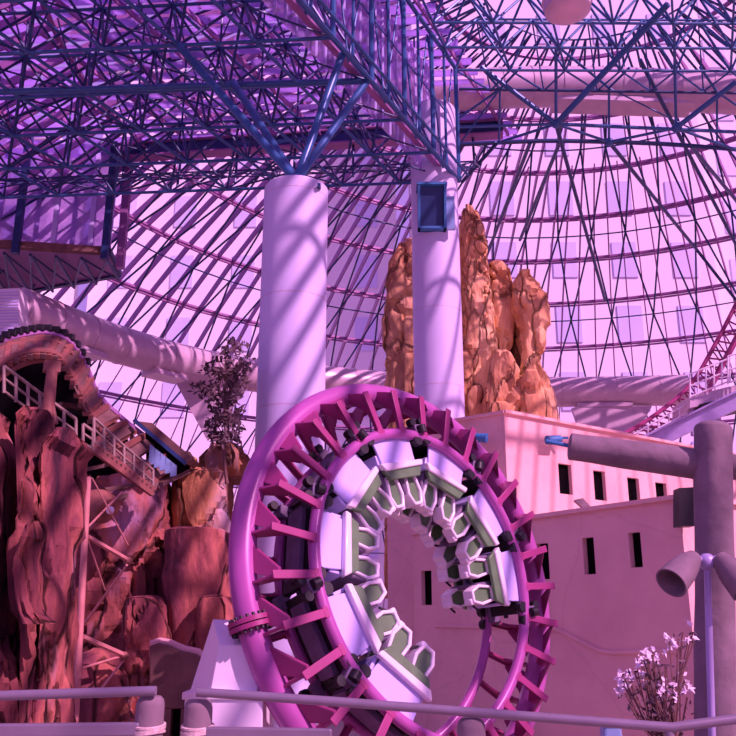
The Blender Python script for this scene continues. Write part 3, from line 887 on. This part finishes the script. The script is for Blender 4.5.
m.prism([p0, p1, V((p1.x, 18.6, p1.z)), V((p2.x, 18.6, p2.z)), V((p2.x, 18.0, p2.z))], (0, 0, GZ-p0.z)).build('base', 'white', pb, False, .02)
m = MB(); m.prism([p0+V((-.05, -.05, .1)), p1+V((.05, -.05, .1)), V((p1.x+.05, 18.6, p1.z+.1)), V((p2.x-.05, 18.6, p2.z+.1)), V((p2.x-.05, 17.95, p2.z+.1))], (0, 0, -.14)).build('base_lip', 'white', pb, False, .02)
#@@PART3
# ------------------------------------------------------------------ left canyon
lc = thing('canyon_rock', 'big red cracked rock face at the left edge in front of the mine track', 'rock', (at(30, 700, 17).x, 17, GZ))
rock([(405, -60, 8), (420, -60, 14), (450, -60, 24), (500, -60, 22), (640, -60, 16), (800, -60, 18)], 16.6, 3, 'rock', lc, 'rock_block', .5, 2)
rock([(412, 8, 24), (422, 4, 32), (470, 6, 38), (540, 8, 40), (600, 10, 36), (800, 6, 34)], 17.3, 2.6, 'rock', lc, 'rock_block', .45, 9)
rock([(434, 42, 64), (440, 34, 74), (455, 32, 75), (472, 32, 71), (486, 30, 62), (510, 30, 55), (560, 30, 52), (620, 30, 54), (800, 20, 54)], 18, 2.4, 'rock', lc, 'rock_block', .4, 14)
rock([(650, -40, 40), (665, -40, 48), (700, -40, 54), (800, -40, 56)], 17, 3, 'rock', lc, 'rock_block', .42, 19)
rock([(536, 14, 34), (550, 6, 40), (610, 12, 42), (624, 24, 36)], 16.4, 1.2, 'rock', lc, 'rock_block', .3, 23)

mc = thing('canyon_rock', 'brown stepped rock wall behind the rusty support pole, left of the loop', 'rock', (at(160, 700, 27).x, 27, GZ))
rock([(474, 60, 176), (486, 60, 180), (520, 60, 178), (600, 56, 176), (800, 56, 172)], 27, 4, 'rock', mc, 'rock_block', .55, 31)
rock([(472, 172, 236), (478, 172, 236), (520, 172, 236), (640, 172, 240)], 28.5, 3, 'rockb', mc, 'rock_block', .4, 37)
rock([(528, 158, 232), (530, 156, 233), (600, 158, 236), (800, 158, 240)], 25.8, 3, 'rock', mc, 'rock_block', .32, 41, round_top=.2)
rock([(598, 120, 172), (604, 118, 178), (700, 118, 182), (800, 118, 182)], 25, 2.4, 'rock', mc, 'rock_block', .38, 47, round_top=.15)
rock([(664, 60, 126), (676, 58, 138), (720, 58, 146), (800, 58, 146)], 24, 2.6, 'rock', mc, 'rock_block', .42, 53)
rock([(598, 196, 232), (605, 192, 236), (700, 192, 240), (800, 192, 240)], 25, 2, 'rock', mc, 'rock_block', .35, 59, round_top=.15)
tr_ = thing('ledge_rock', 'small orange brown boulder ledge under the thin dark tree', 'rock', (at(205, 470, 29).x, 29.5, at(205, 474, 29).z))
rock([(447, 206, 244), (452, 196, 250), (462, 192, 256), (476, 190, 256)], 29.6, 2.4, 'rockb', tr_, 'boulder', .3, 61)
rock([(458, 172, 196), (462, 166, 202), (476, 162, 204)], 29.2, 2, 'rocko', tr_, 'boulder', .3, 67)

# low dark adobe wall
aw = thing('adobe_wall', 'low dark adobe wall with a doorway between rocks and footing block', 'wall', (at(175, 730, 20).x, 20, GZ))
poly = [at(x, y, 20) for x, y in ((149, 646), (158, 643), (168, 645), (182, 651), (196, 654), (206, 662), (206, 720), (181, 720), (181, 709), (171, 709), (171, 720), (149, 720))]
z0 = GZ
def drop(p): return V((p.x, p.y, z0))
MB().prism(poly[:6]+[at(206, 709, 20), at(149, 709, 20)], (0, .5, 0)).build('wall_top', 'brown', aw, False, .04)
for xa, xb in ((149, 171), (181, 206)):
    a, b_ = at(xa, 709, 20), at(xb, 709, 20); MB().prism([a, b_, drop(b_), drop(a)], (0, .5, 0)).build('wall_pier', 'brown', aw, False)
MB().prism([at(171, 709, 20.3), at(181, 709, 20.3), drop(at(181, 709, 20.3)), drop(at(171, 709, 20.3))], (0, .1, 0)).build('doorway', 'dark', aw, False)
MB().path([p+V((0, .2, .02)) for p in poly[:6]], .1, 8).build('cap', 'stucco', aw)

# solid block behind the arch, its black colour painting the recess's shade
tn = thing('mine_tunnel', 'tunnel mouth with its shade painted black under the arched mine coaster track at left', 'tunnel', (at(50, 470, 28).x, 28, GZ))
MB().prism([at(x, y, 27.2) for x, y in ((-60, 352), (10, 350), (40, 350), (62, 356), (78, 378), (92, 404), (108, 430), (128, 452), (150, 476), (150, 488), (118, 492), (60, 520), (-60, 520))], (0, 3, 0)).build('tunnel_shade', 'dark', tn, False)
for (xa, ya, xb, yb) in ((84, 470, 120, 462), (92, 492, 140, 484), (96, 506, 135, 492), (60, 404, 84, 408)):
    MB().bar(at(xa, ya, 26.2), at(xb, yb, 27), .2, .12).build('cross_beam', 'brown', tn, False)

# mine coaster track
mt = thing('mine_coaster_track', 'rusty brown mine coaster track arching down from the left edge', 'roller coaster track', at(0, 362, 23))
ys = lambda n: [22.5+4.5*k/(n-1) for k in range(n)]
Opx = [(-14, 352), (6, 340), (25, 335), (48, 333), (70, 342), (86, 366), (99, 396), (125, 421), (152, 442), (186, 468)]
Ipx = [(-14, 374), (2, 362), (22, 353), (42, 351), (60, 357), (75, 382), (88, 409), (104, 432), (130, 456), (158, 482)]
Yo = ys(10)
O_ = catmull([at(x, y, Y+1.2) for (x, y), Y in zip(Opx, Yo)], 6); I_ = catmull([at(x, y, Y) for (x, y), Y in zip(Ipx, Yo)], 6)
MB().path(O_, .09, 8).build('running_rail', 'maroon', mt); MB().path(I_, .10, 8).build('running_rail', 'rust', mt)
O2 = [o_+(i_-o_)*.30+V((0, 0, -.05)) for o_, i_ in zip(O_, I_)]; I2 = [i_+V((0, .5, -.10)) for i_ in I_]
MB().path(O2, .07, 6).build('side_rail', 'rust', mt)
MB().path(I2, .12, 8).build('spine_beam', 'rust', mt)
for k in range(0, len(O_), 2):
    d = (O_[k]-I_[k]); a = I_[k]-d*.08; b_ = O_[k]+d*.05
    MB().bar(a-V((0, 0, .12)), b_-V((0, 0, .12)), .26, .14).build('cross_tie', 'brown' if k % 4 else 'rust', mt, False)
for k in range(0, 32, 2):
    p = O_[k]+V((0, 0, .15)); MB().box(p, (.26, .2, .22)).build('brake_block', 'black', mt, False, .03)
# side boards of the descending part
for k in range(30, 52, 4):
    q = [O_[k], O_[min(k+3, 54)], I_[min(k+3, 54)], I_[k]]
    MB().prism([p+V((0, -.35, -.05)) for p in q], (0, .1, 0)).build('side_board', 'brown', mt, False)
for k in range(31, 52, 4):
    a = O_[k]; b_ = I_[k]; MB().bar(a+V((0, -.45, 0)), b_+V((0, -.45, 0)), .14, .14).build('board_post', 'rust', mt, False)
# post under the crest
cp = at(52, 371, 22); cb = at(47, 421, 22)
m = MB(); m.tube(cb, cp, .17, 10, .14)
m.build('support_post', 'rust', mt)
for dx in (-8, -2, 4, 9):
    MB().tube(at(47+dx, 424, 22), at(50, 392, 22), .06, 6).build('post_fin', 'rust', mt)
MB().bar(at(44, 366, 22.2), at(60, 368, 22.4), .3, .3).build('saddle', 'rust', mt, False)
# blue glazed shed on the track
sh = thing('track_shed', 'small sloping brown shed with blue panes at the end of the mine track', 'shed', at(165, 470, 27.5))
for k in range(5):
    x = 150+k*5.4; y = 444+k*4.4
    MB().prism([at(x, y, 26.6), at(x+4.6, y+3.7, 26.6), at(x+4.4, y+20-k*1.5, 26.6), at(x-1.6, y+21-k*1.5, 26.6)], (0, .08, 0)).build('window_pane', 'sheet', sh, False)
MB().prism([at(x, y, 27.2) for x, y in ((137, 421), (152, 423), (193, 458), (186, 463))], (0, 1.2, 0)).build('roof', 'brown', sh, False)
MB().prism([at(x, y, 27.4) for x, y in ((146, 432), (186, 463), (178, 472), (146, 468))], (0, .8, 0)).build('back_wall', 'dark', sh, False)
MB().bar(at(134, 420, 26.8), at(186, 464, 27), .16, .12).build('gutter', 'navy', sh, False)

# railings of the mine walk
def railing(name, label, top, n, drop_px, Y0, Y1, mat='tan', r=.045):
    t = thing(name, label, 'railing', at(top[0][0], top[0][1]+drop_px, Y0))
    def P(f, dy):
        g = f*(len(top)-1); i = min(int(g), len(top)-2); u = g-i
        x = top[i][0]+(top[i+1][0]-top[i][0])*u; y = top[i][1]+(top[i+1][1]-top[i][1])*u
        return at(x, y+dy, Y0+(Y1-Y0)*f)
    for dy, rr in ((0, 1.1), (drop_px*.45, .8), (drop_px*.92, .8)):
        MB().path([P(k/12, dy) for k in range(13)], r*rr, 6).build('rail', mat, t)
    for k in range(n):
        MB().tube(P(k/(n-1), 0), P(k/(n-1), drop_px), r, 6).build('post', mat, t)
railing('walkway_railing', 'tan pipe railing sloping across the black tunnel mouth', [(4, 366), (40, 393), (76, 419)], 7, 27, 21.5, 23)
railing('walkway_railing', 'short tan pipe railing between the tunnel mouth and the sloping stair', [(83, 424), (93, 431)], 2, 20, 23, 23.2)
st = thing('service_stair', 'rusty steel service stair descending beside the mine track', 'stair', at(94, 448, 23.4))
MB().bar(at(92, 446, 23.2), at(153, 492, 25.2), .12, .28).build('stringer', 'rust', st, False)
MB().bar(at(96, 440, 24.2), at(156, 484, 26.2), .12, .28).build('stringer', 'rust', st, False)
for k in range(14):
    f = (k+.5)/14; a = at(92, 446, 23.2).lerp(at(153, 492, 25.2), f); b_ = at(96, 440, 24.2).lerp(at(156, 484, 26.2), f)
    MB().bar(a, b_, .28, .05).build('tread', 'brown', st, False)
railing('stair_railing', 'tan pipe railing along the service stair of the mine track', [(94, 418), (124, 446), (153, 470)], 7, 25, 23.2, 25.2)

# steel trestle
ts = thing('support_trestle', 'rusty red steel pole with crossing braces under the mine track', 'trestle', (at(76, 728, 22.4).x, 22.4, GZ))
pa = at(88, 477, 22.4); pb_ = at(75, 728, 22.4); pb2 = pb_+(pb_-pa)*((GZ-pb_.z)/(pb_.z-pa.z))
MB().tube(pb2, pa, .085, 10).build('pole', 'pole', ts)
for (xa, ya, xb, yb, Y, r) in ((88, 537, 128, 560, 24, .07), (127, 565, 82, 627, 23.6, .035), (60, 503, 84, 528, 23, .05), (60, 503, 88, 478, 23, .035), (83, 532, 122, 492, 24, .03),
                               (92, 478, 128, 545, 24, .02), (59, 594, 78, 632, 23, .06), (83, 637, 124, 655, 24, .07), (82, 668, 122, 656, 24, .03), (45, 644, 64, 653, 22.8, .06),
                               (47, 635, 80, 636, 22.8, .05), (100, 690, 124, 660, 24, .03), (52, 698, 66, 727, 22.8, .06), (88, 540, 105, 590, 24, .02), (60, 505, 72, 575, 23.4, .02), (62, 556, 74, 570, 22.6, .06), (60, 595, 68, 562, 22.8, .03)):
    MB().tube(at(xa, ya, 22.5), at(xb, yb, Y), r, 6).build('brace', 'pole', ts)
for x, y in ((128, 561), (124, 656)): MB().ball(at(x, y, 24), .13, 8, 6).build('anchor', 'rust', ts)
dp = thing('drain_pipe', 'fat rusty pipe end poking out of the dark under the track', 'pipe', at(111, 517, 24.6))
a, b_ = at(74, 484, 24.9), at(108, 511, 24.3)
MB().lathe([(.42, 0), (.44, .1), (.44, (b_-a).length-.1), (.40, (b_-a).length), (.1, (b_-a).length+.03)], a, b_-a, 24).build('pipe_body', 'rust', dp)
MB().ball(b_+V((.12, -.2, .0)), .12, 8, 6).build('end_lamp', 'white', dp)
MB().tube(at(79, 510, 22.8), at(79, 532, 22.8), .07, 8).build('valve', 'white', dp)

# white ribbed box at the left edge
wb_ = thing('plant_box', 'pale ribbed metal box at the left edge where the round duct starts', 'box', at(0, 345, 51))
q = [(-60, 292), (19, 288), (19, 336), (-2, 345), (-60, 362)]
MB().prism([at(x, y, 50) for x, y in q], (0, 3, 0)).build('casing', 'white', wb_, False)
for k in range(16):
    y = 292+k*3.0
    MB().bar(at(-60, y+2, 49.96), at(18.6, y, 49.96), .05, .07).build('rib', 'lilac', wb_, False)

# thin dark tree
random.seed(12)
tree = thing('ornamental_tree', 'thin dark leafy tree standing on the ledge left of the white column', 'tree', at(227, 480, 28.5))
tp = catmull([at(227, 484, 28.5), at(224, 455, 28.5), at(226, 420, 28.6), at(225, 380, 28.5), at(226, 345, 28.5)], 4)
MB().path(tp, [.07-.05*k/(len(tp)-1) for k in range(len(tp))], 6).build('trunk', 'bark', tree)
m = MB(); lf = MB()
def leafquad(mb, p, s):
    a = V((random.gauss(0, 1), random.gauss(0, 1), random.gauss(0, 1))).normalized(); b2 = a.orthogonal().normalized()
    mb.quad(p-a*s, p+b2*s*.5, p+a*s, p-b2*s*.5)
for (cx, cy, rx, ry, nn) in ((226, 366, 24, 14, 34), (222, 388, 26, 14, 40), (232, 345, 12, 9, 12), (226, 412, 16, 10, 26), (225, 430, 17, 16, 46), (234, 372, 12, 18, 14)):
    for q in range(nn):
        a = random.uniform(0, 2*PI); rr2 = math.sqrt(random.random())
        e = at(cx+rx*rr2*math.cos(a), cy+ry*rr2*math.sin(a), 28.5+random.uniform(-.7, .7))
        sb = at(225.5, min(470, cy+10), 28.5)
        m.tube(sb.lerp(e, .15), e, .012, 3)
        for w_ in range(6): leafquad(lf, e+V((random.gauss(0, .11), random.gauss(0, .11), random.gauss(0, .09))), random.uniform(.08, .16))
m.build('branches', 'bark', tree); o = lf.build('foliage', 'leaf', tree, False); 

# ------------------------------------------------------------------ right: red coaster and violet beam
rc = thing('lift_track', 'maroon lattice lift track rising at the right edge behind the log post', 'roller coaster track', at(640, 440, 53))
def rpath(name, pts, r, mat, par): MB().path(catmull([at(p[0], p[1], p[2]+7) for p in pts], 5), r, 8).build(name, mat, par)
A_ = [(585, 452, 43), (620, 436, 44), (655, 415, 45), (690, 385, 46), (712, 350, 46), (738, 300, 46), (760, 250, 46)]
B_ = [(600, 462, 42), (640, 440, 43), (675, 420, 44), (708, 390, 45), (730, 352, 45), (752, 310, 45), (775, 255, 45)]
rpath('running_rail', A_, .14, 'pinkd', rc); rpath('running_rail', B_, .14, 'pinkd', rc)
a_ = catmull([at(p[0], p[1], p[2]+7) for p in A_], 5); b__ = catmull([at(p[0], p[1], p[2]+7) for p in B_], 5)
mid = [(p+q)/2+V((0, 0, -.9)) for p, q in zip(a_, b__)]
MB().path(mid, .2, 8).build('spine_tube', 'pinkd', rc)
for k in range(0, len(a_), 1):
    MB().tube(a_[k], b__[k], .06, 6).build('cross_tie', 'pinkd', rc)
    MB().tube(a_[k], mid[k], .05, 6).build('lattice_strut', 'pinkd', rc); MB().tube(b__[k], mid[max(0, k-1)], .05, 6).build('lattice_strut', 'pinkd', rc)
pl = thing('lift_platform', 'violet sloping steel beam and platform with white railings at right edge', 'platform', at(700, 440, 48))
MB().bar(at(585, 474, 48), at(790, 374, 46), .4, .95).build('main_beam', 'hpost', pl, False)
MB().bar(at(585, 466, 47.9), at(790, 366, 45.9), .7, .10).build('beam_flange', 'hpost', pl, False)
MB().prism([at(x, y, 48.5) for x, y in ((690, 396), (790, 372), (790, 386), (690, 408))], (0, 3, 0)).build('deck', 'duct', pl, False)
MB().prism([at(x, y, 48.3) for x, y in ((700, 404), (790, 384), (790, 398), (704, 416))], (0, 2, 0)).build('underframe', 'black', pl, False)
for x in (692, 700, 716): MB().tube(at(x, 400, 49), at(x+1, 436, 49), .13 if x < 710 else .2, 8).build('support_leg', 'hpost', pl)
def vrail(x0, y0, x1, y1, hpx, n, Y0, Y1, lab):
    t = thing('platform_railing', lab, 'railing', at(x0, y0+hpx, Y0))
    for f in (0, .5, .95): MB().tube(at(x0, y0+hpx*f, Y0), at(x1, y1+hpx*f, Y1), .05, 6).build('rail', 'white', t)
    for k in range(n):
        u = k/(n-1); MB().tube(at(x0+(x1-x0)*u, y0+(y1-y0)*u, Y0+(Y1-Y0)*u), at(x0+(x1-x0)*u, y0+(y1-y0)*u+hpx, Y0+(Y1-Y0)*u), .05, 6).build('post', 'white', t)
vrail(690, 374, 730, 358, 24, 6, 48.4, 48, 'white platform railing above the end of the violet beam')
vrail(728, 356, 770, 346, 28, 6, 47.8, 47, 'white platform railing cut by the right picture edge')
vrail(606, 450, 690, 402, 17, 9, 49.5, 49.2, 'white stair railing sloping beside the lift track')

# ------------------------------------------------------------------ log post, log beam, lamp
lg = thing('log_post', 'tall grey log post with a horizontal log beam at right', 'post', (at(715, 700, 9).x, 9, 0))
def logm(a, b_, r0, r1, n=20, seed=0, seg=16):
    a, b_ = V(a), V(b_); m = MB(); ax = b_-a; pr = None
    prof = [(0, .3), (.004, .72), (.012, .93)]+[(.02+.96*k/seg, 1) for k in range(seg+1)]+[(.988, .93), (.996, .72), (1, .3)]
    for f, s in prof:
        r = (r0+(r1-r0)*f)*s; i = m.ring(a+ax*f, r, ax, n)
        for k in range(i, i+n):
            p = m.v[k]; c = a+ax*f; m.v[k] = c+(p-c)*(1+.07*noise.noise(V((k-i, f*3, seed)))+.05*noise.noise(p*2.5+V((seed, 0, 0))))
        if pr is not None: m.bridge(pr, i, n)
        else: m.cap(i, n, True)
        pr = i
    m.cap(pr, n); return m
tpz = at(713, 422, 9)
lean = at(715, 700, 9); lbx = tpz.x+(lean.x-tpz.x)*tpz.z/(tpz.z-lean.z)
logm((lbx, 9, 0), tpz, .20, .19, 24, 3, 24).build('post', 'log', lg)
logm(at(568, 446, 9.35), at(708, 466, 9.1), .15, .17, 20, 5, 20).build('crossbeam', 'log', lg)
logm(at(724, 466, 9.1), at(800, 474, 8.9), .135, .13, 20, 8, 8).build('crossbeam', 'log', lg)
MB().tube(at(546, 441, 9.36), at(570, 446, 9.35), .022, 8).build('end_pin', 'teal', lg)
fl = thing('twin_floodlight', 'twin bell shaped grey floodlights on a thin pole before the log post', 'floodlight', (at(709, 700, 8.5).x, 8.5, 0))
hb = at(707, 562, 8.5)
pq = at(711, 700, 8.5); MB().tube((hb.x+(pq.x-hb.x)*hb.z/(hb.z-pq.z), 8.5, 0), hb-V((0, 0, .02)), .033, 10).build('pole', 'hpost', fl)
MB().ball(hb, .085, 14, 10).build('hub', 'hpost', fl)
MB().tube(hb+V((0, .02, 0)), hb+V((0, .3, 0)), .03, 8).build('mounting_arm', 'log', fl)
for (xm, ym, xt, yt) in ((671, 583, 694, 557), (747, 590, 719, 557)):
    a, b_ = at(xt, yt, 8.45), at(xm, ym, 8.25); L = (b_-a).length
    MB().lathe([(.03, -.02), (.075, 0), (.115, L*.25), (.14, L*.55), (.155, L), (.14, L), (.12, L*.6), (.05, L*.3)], a, b_-a, 28).build('lamp_head', 'log', fl)
    MB().tube(hb, a, .03, 8).build('swivel', 'hpost', fl)

# flowering shrub
random.seed(5)
sb = thing('flowering_shrub', 'leggy shrub with white blossoms in front of the low pink block', 'shrub', at(668, 745, 7.6))
m = MB(); lf = MB(); fw = MB()
for k in range(46):
    bx = random.uniform(652, 682); ex = random.uniform(622, 696); ey = random.uniform(628, 706)
    if ex < 622: ex = 626
    if ex > 696: ex = 694
    ey = max(ey, 632+max(0, 672-ex)*1.0)
    Y = random.uniform(7.3, 7.9)
    P3 = catmull([at(bx, 745, 7.6), at((bx*1.2+ex)/2.2, (745+ey)/2+8, (7.6+Y)/2), at(ex, ey, Y)], 4)
    m.path(P3, .007, 4)
    for q in range(5):
        p = P3[random.randrange(3, len(P3))]+V((random.gauss(0, .03), random.gauss(0, .03), random.gauss(0, .03)))
        leafquad(lf, p, random.uniform(.025, .045))
    if random.random() < .5:
        for w_ in range(random.randint(2, 4)):
            c = P3[-1]+V((random.gauss(0, .035), random.gauss(0, .03), random.gauss(0, .04)))
            for z_ in range(5): leafquad(fw, c+V((random.gauss(0, .01), random.gauss(0, .01), random.gauss(0, .01))), random.uniform(.022, .04))
m.build('stems', 'bark', sb); lf.build('foliage', 'leaf', sb, False); fw.build('blossoms', 'flower', sb, False)

# ------------------------------------------------------------------ foreground handrails
def bollard(px, py, Y, w, label, rope_px):
    p = at(px, py, Y); r = w/2/F*(Y*math.cos(TH)+(p.z-CAMZ)*math.sin(TH))
    t = thing('rail_post', label, 'post', (p.x, Y, 0), 'round wooden posts of the foreground handrail')
    m = MB(); m.lathe([(r, 0), (r*1.01, p.z*.5), (r, p.z-.05), (r*.93, p.z-.02), (r*.7, p.z), (.01, p.z+.004)], (p.x, Y, 0), (0, 0, 1), 28)
    m.build('post_body', 'log', t)
    zr = at(px, rope_px, Y-r).z
    for q in range(3): MB().path([V((p.x+(r+.006)*math.cos(a), Y+(r+.006)*math.sin(a), zr-q*.022+.012*math.sin(a+q))) for a in [2*PI*k/20 for k in range(21)]], .011, 6).build('rope_wrap', 'rope', t)
bollard(151, 696, 5.5, 28, 'rope wrapped wooden post at the right end of the left handrail', 727)
bollard(199, 699, 5.5, 28, 'rope wrapped wooden post just right of the handrail gap', 728)
bollard(471, 718, 5.3, 28, 'wooden post under the middle of the long handrail', 742)
hr = thing('handrail', 'grey pipe handrail in the lower left corner', 'handrail', (at(60, 700, 5.45).x, 5.45, 0))
MB().path([at(-40, 697, 5.42), at(150, 691, 5.42), at(156, 691, 5.42)], .029, 12).build('top_rail', 'rail', hr)
MB().bar(at(-40, 731, 5.45), at(140, 729, 5.45), .06, .075).build('lower_rail', 'rail', hr, False, .01)
hr = thing('handrail', 'long grey pipe handrail running from the gap to the right picture edge', 'handrail', (at(400, 710, 5.4).x, 5.4, 0))
MB().path([at(197, 692, 5.42), at(340, 702, 5.35), at(470, 712, 5.25), at(665, 727, 5.15), at(673, 727.5, 5.14), at(690, 725, 5.14), at(790, 712, 5.1)], .027, 12).build('top_rail', 'rail', hr)
MB().tube(at(669, 727, 5.15), (at(669, 727, 5.15).x, 5.15, 0), .026, 10).build('rail_leg', 'rail', hr)
MB().bar(at(205, 732, 5.45), at(332, 734, 5.42), .05, .06).build('lower_rail', 'rail', hr, False, .01)
p = at(611, 733, 7.5)
t = thing('blue_caddy', 'small blue tapered box top peeking over the handrail', 'box', (p.x, 7.5, 0))
m = MB(); hexa(m, [V((p.x-.07, 7.43, p.z+.06)), V((p.x+.07, 7.43, p.z+.06)), V((p.x+.13, 7.37, 0)), V((p.x-.13, 7.37, 0))], [V((p.x-.07, 7.57, p.z+.06)), V((p.x+.07, 7.57, p.z+.06)), V((p.x+.13, 7.63, 0)), V((p.x-.13, 7.63, 0))])
m.build('body', 'sheet', t, False, .02)
MB().box((p.x, 7.5, p.z+.07), (.16, .16, .03)).build('lid', 'teal', t, False)
# ------------------------------------------------------------------ light
w = bpy.data.worlds.new('sky'); S.world = w; w.use_nodes = True
bg = w.node_tree.nodes['Background']; bg.inputs['Color'].default_value = (.62, .66, 1.0, 1); bg.inputs['Strength'].default_value = .78
sun = bpy.data.objects.new('sun', bpy.data.lights.new('sun', 'SUN')); C.objects.link(sun)
sun.data.energy = 6.0; sun.data.angle = R(.6); sun.data.color = (1, 1, .72)
d = V((-.60, .46, -.66))      # direction of travel
sun.rotation_euler = d.to_track_quat('-Z', 'Y').to_euler()
S.view_settings.view_transform = 'Standard'; S.view_settings.look = 'None'
S.view_settings.exposure = 0.2; S.view_settings.gamma = 1; S.view_settings.use_curve_mapping = False
